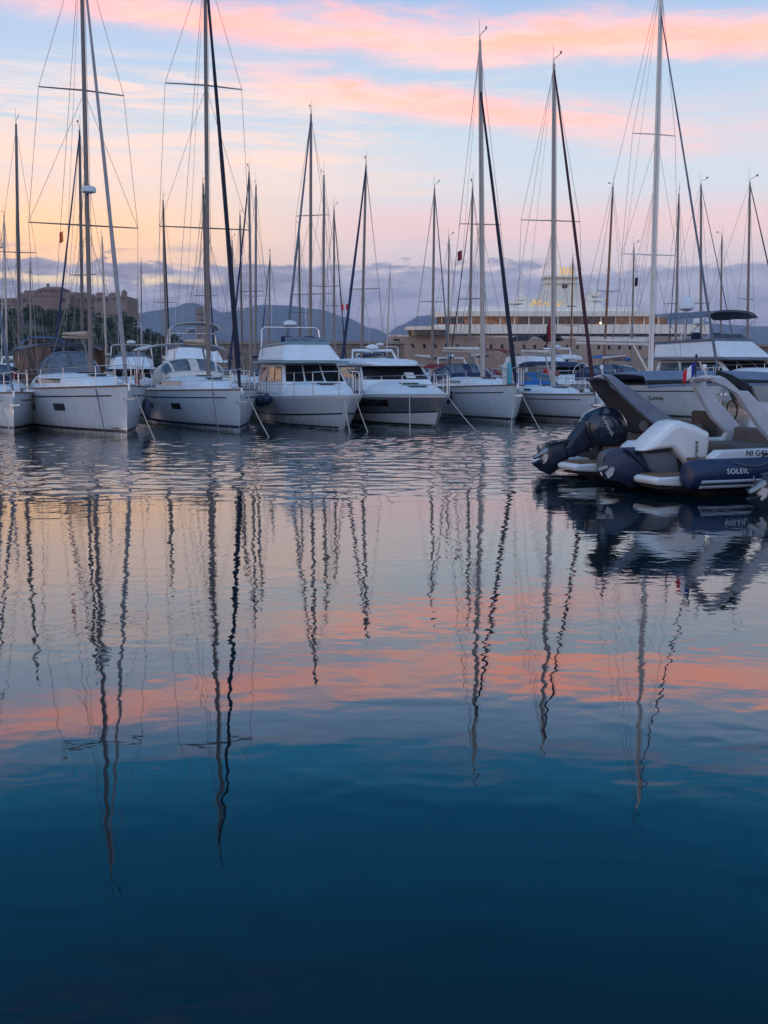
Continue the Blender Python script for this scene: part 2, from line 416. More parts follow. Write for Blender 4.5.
# woodland on the fort hill: leaf clumps through a volume, one mass
def leaf_mat(name, a, b_):
    m = bpy.data.materials.new(name); m.use_nodes = True; t = m.node_tree; b = t.nodes['Principled BSDF']
    g = t.nodes.new('ShaderNodeNewGeometry')
    co = t.nodes.new('ShaderNodeTexCoord').outputs['Object']
    n = noise(t, co, .16, 3, .6)
    cc = mixc(t, X(t, g.outputs['Random Per Island']), a, b_); cc = mixc(t, n.sm(.35, .65)*.6, cc, tuple(v*.55 for v in a))
    t.links.new(cc, b.inputs['Base Color']); b.inputs['Roughness'].default_value = .8; return m
LEAF = leaf_mat('leaves_dark', (.030, .050, .022), (.085, .105, .042))
def leaf(mb, p, s, rnd):
    u = Vector((rnd.gauss(0,1), rnd.gauss(0,1), rnd.gauss(0,1))).normalized(); v = u.cross(Vector((rnd.gauss(0,1), rnd.gauss(0,1), rnd.gauss(0,1)))).normalized()
    a, b = u*s, v*s*.7
    mb.add([p-a-b, p+a-b*.6, p+a*.8+b, p-a*.7+b], [(0,1,2,3)])
def wood():
    rnd = random.Random(5); mb = MB()
    for i in range(600):
        x = rnd.uniform(-300, -48); y = rnd.uniform(375, 452)
        z = hill_z(x, y)
        if z < -.5: continue
        r = rnd.uniform(1.8, 3.4); hgt = rnd.uniform(.8, 1.3)
        for k in range(46):
            d = Vector((rnd.gauss(0,1), rnd.gauss(0,1), rnd.gauss(0,1))).normalized()*r*(rnd.random()**.4)
            leaf(mb, Vector((x, y, z + r*.7*hgt)) + Vector((d.x, d.y, d.z*hgt)), rnd.uniform(.5, 1.1), rnd)
    o = mb.build('woods', LEAF, smooth=False)
    tag(o, 'dark green woodland covering the slope below the stone fort', 'woods', kind='stuff')
wood()

# ------------------------------------------------------------------ stone
def stone_mat(name, a, b_, mortar, sx, sz, bs=.02):
    m = bpy.data.materials.new(name); m.use_nodes = True; t = m.node_tree; b = t.nodes['Principled BSDF']
    co = t.nodes.new('ShaderNodeTexCoord').outputs['Object']
    s = t.nodes.new('ShaderNodeSeparateXYZ'); t.links.new(co, s.inputs[0])
    br = t.nodes.new('ShaderNodeTexBrick'); t.links.new(comb(t, X(t, s.outputs[0]) + X(t, s.outputs[1]), X(t, s.outputs[2]), 0), br.inputs['Vector'])
    br.inputs['Color1'].default_value = (*a, 1); br.inputs['Color2'].default_value = (*b_, 1); br.inputs['Mortar'].default_value = (*mortar, 1)
    br.inputs['Scale'].default_value = 1; br.inputs['Brick Width'].default_value = sx; br.inputs['Row Height'].default_value = sz; br.inputs['Mortar Size'].default_value = bs
    n = noise(t, co, .35, 5, .65)
    t.links.new(mixc(t, n.sm(.35, .7)*.55, br.outputs[0], tuple(v*.5 for v in a)), b.inputs['Base Color'])
    b.inputs['Roughness'].default_value = .9; return m
STONE = stone_mat('fort_stone', (.34, .23, .19), (.27, .18, .15), (.16, .115, .10), 1.6, .7, .05)
QSTONE = stone_mat('quay_stone', (.26, .19, .15), (.19, .145, .12), (.13, .11, .09), 1.8, .8, .07)
TSTONE = stone_mat('tower_stone', (.36, .30, .28), (.30, .25, .24), (.22, .19, .18), 1.2, .6, .05)
TILE = mat('roof_tile', (.26, .13, .09), .9, var=.3, vscale=1.)

def fort():
    Y = 470.; S = Y/FPX
    o = at(66, 367, Y); root = thing('stone_fort', 'old rose stone fort with a hipped roof keep on the wooded hilltop', 'fort', (o.x, Y, 0))
    def L(px, py): p = at(px, py, Y); return p.x - o.x, p.z
    def rampart(x0, x1, yt0, yt1, yb, y0, dep, name='rampart', batter=1.4):
        a, b = L(x0, yt0), L(x1, yt1); zb = L(x0, yb)[1]
        mb = MB(); mb.hexa([(a[0]-batter*.3, y0-batter, zb), (b[0]+batter*.3, y0-batter, zb), (b[0], y0+dep, zb), (a[0], y0+dep, zb)],
                           [(a[0], y0, a[1]), (b[0], y0, b[1]), (b[0], y0+dep, b[1]), (a[0], y0+dep, a[1])])
        r = mb.build(name, STONE, root, smooth=False, bevel=.15)
        mc = MB(); mc.hexa([(a[0]-.3, y0-.35, a[1]-1.0), (b[0]+.3, y0-.35, b[1]-1.0), (b[0]+.3, y0+.3, b[1]-1.0), (a[0]-.3, y0+.3, a[1]-1.0)],
                           [(a[0]-.3, y0-.35, a[1]-.55), (b[0]+.3, y0-.35, b[1]-.55), (b[0]+.3, y0+.3, b[1]-.55), (a[0]-.3, y0+.3, a[1]-.55)])
        mc.build('cordon', STONE, r, smooth=False)
        return r
    rampart(-60, 22, 299, 297, 325, 4, 14)
    r1 = rampart(21, 72, 293.5, 294.5, 322, -3, 20)
    r2 = rampart(71, 118, 294.5, 296, 322, 1, 18)
    r3 = rampart(97, 130, 296.5, 297, 320, -6, 22)
    # embrasures
    for r, xs, y in ((r1, (27, 33, 66), -3), (r2, (78, 86, 92), 1), (r3, (103, 110, 121), -6)):
        for px in xs:
            x, z = L(px, 300.5); q = MB(); q.box((x, y - .55, z), (.9, .8, 1.1)); q.build('embrasure', DARKW, r, smooth=False)
    for x0, x1, yy, yb, y0, n_ in ((22, 34, 291.8, 294, 2, 'barrack'), (74, 84, 293.2, 296, 6, 'barrack'), (90, 97, 292.8, 297, 9, 'barrack'), (108, 116, 294.2, 298, 2, 'barrack')):
        a, b = L(x0, yy), L(x1, yb); q = MB(); q.box(((a[0]+b[0])/2, y0+3, (a[1]+b[1])/2), (b[0]-a[0], 5, a[1]-b[1])); br_ = q.build(n_, STONE, root, smooth=False)
        q = MB(); q.hexa([(a[0]-.3,y0+.2,a[1]),(b[0]+.3,y0+.2,a[1]),(b[0]+.3,y0+5.8,a[1]),(a[0]-.3,y0+5.8,a[1])], [(a[0]-.2,y0+2.9,a[1]+.9),(b[0]+.2,y0+2.9,a[1]+.9),(b[0]+.2,y0+3.1,a[1]+.9),(a[0]-.2,y0+3.1,a[1]+.9)]); q.build('roof', TILE, br_, smooth=False)
    rnd = random.Random(2)
    for k in range(26):
        px = 23 + k*4.1 + rnd.uniform(-.6, .6); yy = 294.2 if px < 72 else 295.6 if px < 97 else 296.9; y_ = -3 if px < 72 else 1 if px < 97 else -6
        if rnd.random() < .3: continue
        x, z = L(px, yy); q = MB(); q.box((x, y_ + .5, z + .2), (rnd.uniform(.5, 1.1), .7, rnd.uniform(.7, 1.1))); q.build('merlon', STONE, root, smooth=False)
    # keep
    a, b = L(35, 297), L(62, 290); k = MB()
    k.box(((a[0]+b[0])/2, 8, (L(35, 296)[1] + L(35, 289)[1])/2), (b[0]-a[0], 9, L(0,289)[1]-L(0,296)[1]))
    kp = k.build('keep', STONE, root, smooth=False)
    z0 = L(0, 289.2)[1]; z1 = L(0, 285.8)[1]; rf = MB(); xa, xb = a[0]-.5, b[0]+.5
    rf.hexa([(xa,3,z0),(xb,3,z0),(xb,13,z0),(xa,13,z0)], [(lerp(xa,xb,.22),7,z1),(lerp(xa,xb,.78),7,z1),(lerp(xa,xb,.78),9,z1),(lerp(xa,xb,.22),9,z1)])
    rf.build('roof', TILE, kp, smooth=False)
    ch = MB(); ch.box((lerp(xa, xb, .3), 8, z1+.2), (1.0, 1.0, 2.4)); ch.build('chimney', STONE, kp, smooth=False)
    for i in range(5):
        q = MB(); q.box((lerp(a[0], b[0], .12 + i*.19), 3.46, L(0, 292.4)[1]), (.75, .16, 1.15)); q.build('window', DARKW, kp, smooth=False)
    # lower wing and corner turret
    a, b = L(62, 296), L(73, 292); wg = MB(); wg.box(((a[0]+b[0])/2, 8, L(0,294)[1]), (b[0]-a[0], 8, L(0,291.5)[1]-L(0,296.5)[1])); wg.build('wing', STONE, root, smooth=False)
    x, z = L(128, 297); t = MB(); t.lathe((x-.3, -5.2, z-3), [(1.0,0),(1.15,2.4),(1.15,4.4),(1.25,4.45),(.5,5.3),(.05,5.6)], 12); t.build('watch_turret', STONE, root)
fort()

def round_tower():
    Y = 300.; p = at(203.5, 367, Y); root = thing('round_tower', 'slender round stone tower rising between the masts behind the white sloops', 'tower', (p.x, Y, 0))
    zt = at(203, 306, Y).z
    mb = MB(); mb.lathe((0,0,-1), [(1.9,0),(1.62,zt*.6),(1.5,zt-1.6),(1.5,zt-1.2)], 20); mb.build('shaft', TSTONE, root)
    mb = MB(); mb.lathe((0,0,0), [(1.45,zt-2.3),(1.75,zt-2.0),(1.75,zt-1.0),(1.62,zt-1.0),(1.62,zt-.3),(.2,zt)], 20); mb.build('parapet', TSTONE, root)
    for a, zz in ((-1.9, zt*.55), (-1.4, zt*.78)):
        q = MB(); q.box((1.5*math.cos(a), 1.5*math.sin(a), zz), (.35, .35, .9)); q.build('window', DARKW, root, smooth=False)
round_tower()

def quay(name, label, x0, x1, yt, Y, dep=16):
    a, b = at(x0, yt, Y), at(x1, yt, Y)
    root = thing(name, label, 'quay wall', ((a.x+b.x)/2, Y, 0)); hw = (b.x-a.x)/2; z = a.z
    mb = MB(); mb.hexa([(-hw,-.8,-2),(hw,-.8,-2),(hw,dep,-2),(-hw,dep,-2)], [(-hw,0,z-.5),(hw,0,z-.5),(hw,dep,z-.5),(-hw,dep,z-.5)]); mb.build('wall', QSTONE, root, smooth=False)
    mb = MB(); mb.box((0, dep/2, z-.24), (hw*2+.3, dep+.5, .5)); mb.build('coping', mat('coping', (.28,.24,.20), .9), root, smooth=False, bevel=.05)
    n = int(hw*2/7)
    for i in range(n):
        q = MB(); q.box((-hw + 3 + i*7, -.62+.1, z*.55), (1.4, .5, 1.9)); q.build('arch_recess', DARKW, root, smooth=False)
quay('harbour_wall', 'long brown stone harbour wall left of the superyacht bow', 215, 404, 341, 175.)
quay('harbour_wall', 'stretch of stone harbour wall at the right edge behind the trawler', 690, 900, 344, 185.)
# ------------------------------------------------------------------ boats
def hull_surface(L, B, F, Fs, rake, flare=.8, bw=.86, fine=1.0, tm=.55, stern=.86):
    def half(t, s):
        tt = min(t/tm, 1)
        d = B/2*(1 - (1-tt)**2.1); wl = B/2*bw*(1 - (1-tt)**(1.55*fine))*(1 - (1-min(t/.25,1))**2*.35)
        k = lerp(1, stern, sstep(tm, 1, t)); d *= k; wl *= k
        ss = max(s, 0)
        b = lerp(wl, d, ss**flare)
        if s < 0: b *= (1 + s*1.2)
        return max(b, 0)
    def sheer(t): return lerp(F, Fs, 1 - (1-t)**1.7)
    def S(t, s, side):
        z = s*sheer(t) if s >= 0 else s*.7
        x = -t*L + rake*max(s, -.4)*(1-t)**3
        return Vector((x, side*half(t, s), z))
    return S, half, sheer
TQ = [0,.004,.012,.025,.045,.07,.1,.14,.19,.25,.32,.4,.5,.6,.7,.8,.9,1.0]
SQ = [-.6,-.3,0,.12,.25,.4,.55,.7,.85,1.0]
def make_hull(S, L, m, root, name='hull'):
    mb = MB(); n = len(SQ)
    for side in (1, -1):
        vs = [S(t, s, side) for t in TQ for s in SQ]
        fs = [(i*n+j, (i+1)*n+j, (i+1)*n+j+1, i*n+j+1) for i in range(len(TQ)-1) for j in range(n-1)]
        mb.add(vs, fs)
    a = [S(1, s, 1) for s in SQ]; b = [S(1, s, -1) for s in SQ]
    mb.add(a + b, [(j, j+1, n+j+1, n+j) for j in range(n-1)])
    o = mb.build(name, m, root, angle=50)
    return o
def hull_patch(S, sheer, t0, t1, z0, z1, side, name, m, parent, off=.006, nu=16, fs=False):
    """band on the hull between heights z0..z1 (or fractions of the freeboard when fs)"""
    def fn(u, v):
        t = lerp(t0, t1, u)
        z = lerp(z0(t) if callable(z0) else z0, z1(t) if callable(z1) else z1, v)
        return S(t, z if fs else z/sheer(t), side)
    # outward: shell uses u x v; flip by side
    g = (lambda u, v: fn(1-u, v)) if side > 0 else fn
    mb = MB(); mb.shell(g, nu, 2, off); o = mb.build(name, m, parent, angle=50); return o
def make_deck(S, sheer, half, m, root, t1=1.0, camber=.07):
    mb = MB(); nt_ = [t for t in TQ if t <= t1]
    ny = 8; vs = []
    for t in nt_:
        for j in range(ny+1):
            k = j/ny*2 - 1; p = S(t, 1, 1)
            vs.append((p.x, p.y*k, p.z - .01 + camber*(1 - k*k)*min(1, p.y/1.0)))
    mb.add(vs, [(i*(ny+1)+j, (i+1)*(ny+1)+j, (i+1)*(ny+1)+j+1, i*(ny+1)+j+1) for i in range(len(nt_)-1) for j in range(ny)])
    return mb.build('deck', m, root, angle=60)
def rails(S, sheer, root, t1=.9, h=.6, npost=5, pulpit_t=.10, bars=2, rr=.013):
    """pulpit at the bow, stanchions and lifelines down both sides"""
    def top(t, side, z): p = S(t, 1, side); return Vector((p.x - .05, p.y*.96, p.z + z))
    pts = [top(t, 1, h) for t in (pulpit_t, .06, .03, .012)] + [S(0, 1, 1) + Vector((.02, 0, h+.04))] + [top(t, -1, h) for t in (.012, .03, .06, pulpit_t)]
    mb = MB(); mb.path(pts, rr+.003, 6)
    for side in (1, -1):
        for t in (.035, pulpit_t): mb.path([top(t, side, 0), top(t, side, h)], rr+.002, 6)
        mb.path([top(pulpit_t, side, h*.5), top(.03, side, h*.5)], rr*.8, 6)
    mb.build('pulpit', STEEL, root)
    for side in (1, -1):
        ts = [lerp(pulpit_t, t1, (i+1)/npost) for i in range(npost)]
        for t in ts:
            q = MB(); q.path([top(t, side, 0), top(t, side, h)], rr, 6); q.build('stanchion', STEEL, root)
        for b in range(bars):
            z = h*(1 - b*.5)
            q = MB(); q.path([top(t, side, z) for t in [pulpit_t] + ts], .007, 5); q.build('lifeline', WIRE, root)
def loft_roof(x0, x1, w0, w1, zb, h0, h1, name, m, root, nose=.35, e=.55, n=14, tail=.06):
    """smooth low cabin trunk from x0 (front) back to x1; returns its surface f(u, v), v across 0..1 (starboard to port)"""
    def C(u, v):
        x = lerp(x0, x1, u); k = (1 - (1-min(u/nose,1))**2)**.5 if nose else 1
        k = max(k, .02); tl = 1 - sstep(1-tail, 1, u)*.25
        hw = lerp(w0, w1, min(u*1.3,1))*(.35 + .65*k); h = lerp(h0, h1, u)*(.12 + .88*k)*tl
        a = math.pi*v; ca, sa = math.cos(a), math.sin(a)
        y = -hw*math.copysign(abs(ca)**e, ca); z = (zb(x) if callable(zb) else zb) + h*max(sa, 0)**e - .05
        return Vector((x, y, z))
    mb = MB(); mb.grid(C, n, 20)
    for u in (0, 1): mb.add([C(u, j/20) for j in range(21)], [tuple(range(21))])
    return mb.build(name, m, root, angle=55), C
def surf_patch(C, u0, u1, v0, v1, name, m, parent, off=.008, nu=8, nv=3, flip=False):
    g = lambda u, v: C(lerp(u0, u1, u), lerp(v0, v1, v))
    g2 = (lambda u, v: g(1-u, v)) if flip else g
    # keep the thick side outwards
    p = g2(.5,.5); a = Vector(g2(.51,.5)) - Vector(g2(.49,.5)); b = Vector(g2(.5,.51)) - Vector(g2(.5,.49))
    c0 = Vector(C(.5, .5)); c0.z -= .8; c0.y = 0
    if a.cross(b).dot(Vector(p) - Vector((p.x, 0, p.z - .5))) < 0: 
        g3 = lambda u, v: g2(1-u, v)
    else: g3 = g2
    mb = MB(); mb.shell(g3, nu, nv, off); return mb.build(name, m, parent)
def canopy(x0, x1, hw, z, sag, name, m, root, leg_z, frame=True, th=.03, drop=.22):
    """bimini: arched cloth on bent tubes"""
    def C(u, v):
        a = (v*2 - 1); return Vector((lerp(x0, x1, u), a*hw, z + sag*(1 - a*a) - drop*abs(a)**6 - .03*math.sin(u*math.pi*2)**2))
    mb = MB(); mb.shell(lambda u, v: C(1-u, v), 10, 14, th); o = mb.build(name, m, root)
    if frame:
        xm = lerp(x0, x1, .55)
        for u in (.03, .5, .97):
            pts = [C(u, v) - Vector((0,0,.03)) for v in [k/10 for k in range(11)]]
            q = MB(); q.path([Vector((xm, -hw, leg_z))] + pts + [Vector((xm, hw, leg_z))], .014, 6); q.build('frame', STEEL, o)
    return o
def sprayhood(x0, x1, hw, z0, z1, h, m, root, win=True, winmat=None):
    def C(u, v):
        a = math.pi*v; k = (math.sin(min(u/.75,1)*math.pi/2))**.8
        ca, sa = math.cos(a), math.sin(a)
        w_ = hw*(.80 + .2*u)
        y = -w_*math.copysign(abs(ca)**.7, ca); zz = lerp(z0, z1, u) + (h*k + .02)*max(sa,0)**.62
        return Vector((lerp(x0, x1, u) + .35*max(sa,0)**1*0, y, zz))
    mb = MB(); mb.shell(lambda u, v: C(1-u, v), 12, 18, .015); o = mb.build('sprayhood', m, root, angle=70)
    if win:
        for v0, v1 in ((.08,.26),(.30,.48),(.52,.70),(.74,.92)):
            surf_patch(C, .10, .52, v0, v1, 'window', winmat or VINYL, o, .02)
    return o
WIRER = .0085
def mast_rig(root, base, tip, L_, m, spread, fore=None, back=None, beam=1.6, chain_x=None, deck_z=1.2, r=.075, radar=None, vane=True,
             shroud_r=WIRER, fore_top=1.0, fore_r=.05, fore_m=None, spr_sweep=.25, furl_lo=.03):
    """mast > spreaders; stays and shrouds each a mesh. base, tip, fore, back: local points; spread: [(fraction, half length)]"""
    base, tip = Vector(base), Vector(tip); ax = tip - base
    mb = MB(); mb.path([base, base + ax*.55, base + ax*.9, tip], [r, r*.97, r*.8, r*.55], 10); ms = mb.build('mast', m, root)
    ends = {1: [], -1: []}
    for f, hl in spread:
        for side in (1, -1):
            p = base + ax*f; e = p + Vector((-spr_sweep*hl, side*hl, hl*.03)); q = MB(); q.path([p, e], [.028, .02], 6); q.build('spreader', m, ms); ends[side].append(e)
    for side in (1, -1):
        cp = Vector(((chain_x if chain_x is not None else base.x - .25), side*beam, deck_z))
        q = MB(); q.path([cp] + ends[side] + [base + ax*.985], shroud_r, 5); q.build('shroud', WIRE, root)
        if ends[side]:
            q = MB(); q.path([cp + Vector((.25, -side*.1, 0)), base + ax*(spread[0][0] - .01)], shroud_r, 5); q.build('shroud', WIRE, root)
            if len(ends[side]) > 1:
                q = MB(); q.path([ends[side][0], base + ax*(spread[1][0] - .005)], shroud_r*.9, 5); q.build('shroud', WIRE, root)
    if fore is not None:
        f0 = Vector(fore); f1 = base + ax*(fore_top - .012); d = f1 - f0
        if fore_m:
            q = MB(); pts, rr = [], []
            for k in range(15):
                t = k/14; pts.append(f0 + d*t + Vector((0, math.sin(t*3.14)*.02, 0)))
                b_ = 1.0 if t > furl_lo else .35
                rr.append(max(fore_r*(1.08 - .62*t)*b_*(1 + .06*math.sin(k*2.1)), .012))
            q.path(pts, rr, 8); q.build('furled_sail', fore_m, root)
        else:
            q = MB(); q.path([f0, f1], shroud_r*1.2, 5); q.build('forestay', WIRE, root)
    if back is not None:
        q = MB(); q.path([Vector(back), tip], shroud_r, 5); q.build('backstay', WIRE, root)
    if radar:
        p = base + ax*radar; q = MB(); q.lathe(p + Vector((.28,0,0)), [(.12,-.11),(.22,-.08),(.235,0),(.2,.08),(.08,.12)], 16); q.path([p, p + Vector((.3,0,-.1))], .04, 6); q.build('radar_dome', WHITE, ms)
    if vane:
        q = MB(); q.path([tip, tip + Vector((0,0,.18))], .014, 5); q.path([tip + Vector((0,0,.18)), tip + Vector((.45,.1,.28))], .013, 5); q.box(tip + Vector((.45,.1,.32)), (.16,.02,.1)); q.path([tip + Vector((-.1,0,0)), tip + Vector((-.1,0,.75))], .007, 5); q.build('wind_vane', BLACK, ms)
    return ms
def boom(root, base, x_end, z, cover=None, r=.12, m=ALU, z_end=None, swing=0., vang=True, deck_z=1.4):
    z_end = z if z_end is None else z_end
    b0 = Vector((base[0]-.12, 0, z)); b1 = Vector((x_end, -swing, z_end))
    q = MB(); q.path([b0, b1], .055, 8); o = q.build('boom', m, root)
    if cover:
        q = MB(); n = 12; pts = [b0.lerp(b1, k/n) + Vector((0,0,.12)) for k in range(n+1)]
        rr = [r*(1.25 - .55*k/n)*(1 + .05*math.sin(k*1.9)) for k in range(n+1)]; rr[-1] *= .6
        q.path(pts, rr, 10, sx=.62); q.build('sail_cover', cover, o)
    if vang:
        q = MB(); q.path([Vector((base[0]-.05, 0, deck_z)), b0.lerp(b1, .22)], .035, 8); q.build('boom_vang', m, root)
    return o

def sailboat(name, label, stem, heading, L, B, F, Fs, tip_px=None, *, H=None, loc=None, rake=.22, hm=None, mm=None, mast_t=.38,
             spread=((.38,.75),(.68,.55)), fore_m=None, fore_r=.05, fore_top=1.0, detail=True, radar=None, hood=None, bimini=None, cover=CREAMC,
             windows=((.30,.36),(.52,.58)), stripe=DARKW, sheer_stripe=True, group=None, boom_z=1.35, boom_len=.40, mast_r=.075, lean=True, flare=.8, winlong=False, hood_h=.75,
             back=True, furl_lo=.03, cabin_h=(.34,.46), shroud_r=WIRER, bim_z=1.75, curtain=None, hood_w=.36, bim_w=.42, swing=0.):
    hm = hm or WHITE; mm = mm or ALU
    p = loc if loc is not None else on_water(*stem)
    rz = R(heading - 90)
    root = thing(name, label, 'sailboat', (p[0], p[1], 0), rz, group)
    M = Matrix.Translation((p[0], p[1], 0)) @ Matrix.Rotation(rz, 4, 'Z'); Mi = M.inverted()
    S, half, sheer = hull_surface(L, B, F, Fs, rake, flare)
    hull = make_hull(S, L, hm, root)
    for side in (1, -1):
        hull_patch(S, sheer, .003, 1, .11, .19, side, 'boot_stripe', stripe, hull, .006, 30)
        if sheer_stripe: hull_patch(S, sheer, .05, .97, .80, .83, side, 'sheer_stripe', stripe, hull, .005, 24, True)
        if detail:
            for a, b in windows: hull_patch(S, sheer, a, b, .50, .66, side, 'hull_window', GLASS, hull, .008, 5, True)
    make_deck(S, sheer, half, DECK, root)
    for side in (1, -1):
        q = MB(); q.path([S(t, 1, side) + Vector((0,0,.012)) for t in TQ], .026 if detail else .03, 6); q.build('toe_rail', TEAK if detail else DECKG, root)
    xm = -mast_t*L; dz = lambda x: sheer(min(max(-x/L, 0), 1)) + .05
    cab, C = loft_roof(-.20*L, -.70*L, B*.20, B*.34, dz, cabin_h[0], cabin_h[1], 'coachroof', DECK, root, nose=.45)
    for v0, v1 in ((.055,.15),(.945,.85)):
        surf_patch(C, .38, .86, v0, v1, 'cabin_window', GLASS, cab, .006, 10, 2)
    if detail:
        for u in (.22, .5):
            p0 = C(u, .5); q = MB(); q.box((p0.x, 0, p0.z + .02), (.5, .5, .05)); q.build('hatch', GLASS, cab, smooth=False, bevel=.015)
        rails(S, sheer, root, npost=6)
        q = MB(); sx = S(0,1,1)
        q.path([sx + Vector((-.5,0,.07)), sx + Vector((.16,0,.03)), sx + Vector((.20,0,-.12)), sx + Vector((.02,0,-.34))], [.03,.03,.03,.02], 6); q.box(sx + Vector((.10,0,-.36)), (.24,.3,.05)); q.build('anchor', STEEL, root)
        q = MB(); q.lathe((sx.x-.75, 0, sx.z+.03), [(.10,0),(.13,.06),(.09,.16),(.11,.2)], 12); q.build('windlass', STEEL, root)
    zc = dz(xm) + cabin_h[1]*.9 - .03
    base = Vector((xm, 0, zc - .03))
    if tip_px:
        bw = M @ base
        tw = at(tip_px[0], tip_px[1], bw.y + .25); tip = Mi @ tw
    else: tip = base + Vector((-.15, 0, H))
    bow = S(0, 1, 1) + Vector((-.08, 0, .05))
    mast_rig(root, base, tip, L, mm, spread, fore=bow, back=Vector((-L+.1, 0, Fs)) if back else None, beam=half(mast_t, 1)*.93, chain_x=xm-.35, deck_z=dz(xm),
             fore_m=fore_m, fore_r=fore_r, fore_top=fore_top, radar=radar, r=mast_r, vane=True, furl_lo=furl_lo, shroud_r=shroud_r)
    boom(root, base, xm - boom_len*L, zc + boom_z - .35, cover, m=mm, deck_z=zc - .03, z_end=zc + boom_z - .25, swing=swing)
    if detail:
        for side in (1, -1):
            for k, (ff, bf) in enumerate(((.5, .45), (.5, .8))):
                q = MB(); q.path([base + (tip - base)*ff, Vector((xm - boom_len*L*bf, side*.12, zc + boom_z - .25))], .006, 5); q.build('lazy_jack', WIRE, root)
            q = MB(); q.path([base + Vector((.12, side*.10, .1)), base + (tip - base)*.93 + Vector((.12, side*.05, 0))], .007, 5); q.build('halyard', ROPED, root)
        q = MB(); q.path([Vector((xm - boom_len*L, 0, zc + boom_z - .2)), tip], .006, 5); q.build('topping_lift', WIRE, root)
        for side in (1, -1):
            q = MB(); p_ = S(.78, 1, side); q.lathe((p_.x, p_.y*.96, p_.z + .5), [(.10,-.09),(.13,-.05),(.13,.05),(.10,.09)], 12, axis='x'); q.build('winch_cover', NAVY if side > 0 else REDC, root)
            c_ = S(.88, 1, side); q = MB(); q.path([(c_.x + .22*math.cos(a), c_.y*.97, c_.z + .42 + .26*math.sin(a)) for a in [-.9 + k*.33 for k in range(16)]], .05, 8); q.build('horseshoe_buoy', WHITEF if side > 0 else RED, root)
        q = MB(); wz = dz(-.86*L) + .5; q.path([(-.86*L, .42*math.cos(a), wz + .42*math.sin(a)) for a in [k*math.pi/10 for k in range(21)]], .016, 6)
        for k in range(3): a = k*math.pi/3; q.path([(-.86*L, .42*math.cos(a), wz + .42*math.sin(a)), (-.86*L, -.42*math.cos(a), wz - .42*math.sin(a))], .01, 5)
        q.build('steering_wheel', STEEL, root)
        q = MB(); p0 = C(.3, .5)
        for k in range(5): q.path([(p0.x - .3 + .17*math.cos(a) , .55 + .16*math.sin(a), p0.z - .02 + k*.022) for a in [j*math.pi/6 for j in range(13)]], .014, 6)
        q.build('rope_coil', ROPE, root)
    xh = -.60*L
    if hood: sprayhood(xh + .45, xh - 1.15, B*hood_w, dz(xh) + cabin_h[1]*.72, dz(xh)+.12, hood_h, hood, root)
    if bimini:
        bm_ = canopy(-.71*L, -.97*L, B*bim_w, dz(-.8*L) + bim_z, .10, 'bimini', bimini, root, dz(-.85*L), drop=.12)
        if curtain:
            for y in (-1, 1):
                if y < 0:
                    q = MB(); zf = dz(-.72*L); q.shell(lambda u, v: Vector((-.72*L + .05*math.sin(u*14), lerp(-B*bim_w, -B*.14, u), lerp(zf + .10, zf + bim_z - .03, v))), 10, 4, .012); q.build('front_curtain', curtain, bm_)
                q = MB(); zc_ = dz(-.8*L); q.shell(lambda u, v: Vector((lerp(-.70*L, -.96*L, u), y*(B*(bim_w-.005) + .02*math.sin(u*19)), lerp(zc_ + .12, zc_ + bim_z - .06, v))), 16, 4, .012); q.build('side_curtain', curtain, bm_)
    if detail:
        q = MB(); zz = Fs
        pts = [Vector((-L*.82, s_*B*.40, zz + .62)) for s_ in (1,)] + [Vector((-L*.99, B*.38, zz+.62)), Vector((-L*.99, -B*.38, zz+.62)), Vector((-L*.82, -B*.40, zz+.62))]
        q.path(pts, .014, 6)
        for y in (-.38, .38):
            q.path([(-L*.98, B*y, zz), (-L*.98, B*y, zz+.62)], .013, 6)
        q.build('pushpit', STEEL, root)
    return root, S, half, sheer, M

FS = []   # front-row sailboats kept for lines and fenders
FS.append(sailboat('sailboat', 'white sloop cut off by the left edge of the photo, only its bow in view', (14, 433), 24, 10.2, 3.4, 1.22, 1.05, (-52, 20), H=None,
    hood=NAVY, cover=NAVY, windows=((.3,.36),), fore_m=GREYC, back=False))
FS.append(sailboat('sailboat', 'white sloop with a big grey sprayhood and a radar dome on its mast', (127, 437), 27, 11.2, 3.7, 1.46, 1.22, (80.5, -64),
    hood=GREYC, bimini=GREYC, cover=BEIGE, spread=((.345,1.72),(.655,1.32)), fore_m=mat('sail_grey', (.30, .29, .30), .75, bump=.02, bscale=6), fore_r=.068, radar=.425, hood_h=.98, boom_z=1.4, boom_len=.36, furl_lo=.0, windows=((.245,.305),(.44,.50)), mast_r=.074, cabin_h=(.40,.58), bim_z=1.42, curtain=BROWNC, hood_w=.27, bim_w=.36))
FS.append(sailboat('sailboat', 'white sloop with a curved clear sprayhood and a navy furled headsail beside the flybridge cruiser', (239.5, 432), 21, 11.2, 3.6, 1.30, 1.14, (204.8, -44),
    hood=CREAMC, bimini=DECKG, cover=BEIGE, spread=((.36,1.55),(.70,1.30)), fore_m=NAVYD, fore_r=.085, hood_h=.85, boom_z=1.35, boom_len=.36, stripe=NAVY, furl_lo=.0, windows=((.27,.33),(.50,.56)), mast_r=.074, cabin_h=(.40,.56), bim_z=1.55))
FS.append(sailboat('sailboat', 'white sloop with a navy sprayhood and a turquoise board on its foredeck', (514, 423.5), 11.5, 10.5, 3.4, 1.36, 1.12, (480, 40),
    hood=NAVY, cover=CREAMC, spread=((.46,.82),), fore_m=NAVYD, fore_r=.085, fore_top=.87, hood_h=.7, boom_z=1.25, boom_len=.40, swing=.5, mm=WMAST, mast_r=.095, windows=()))
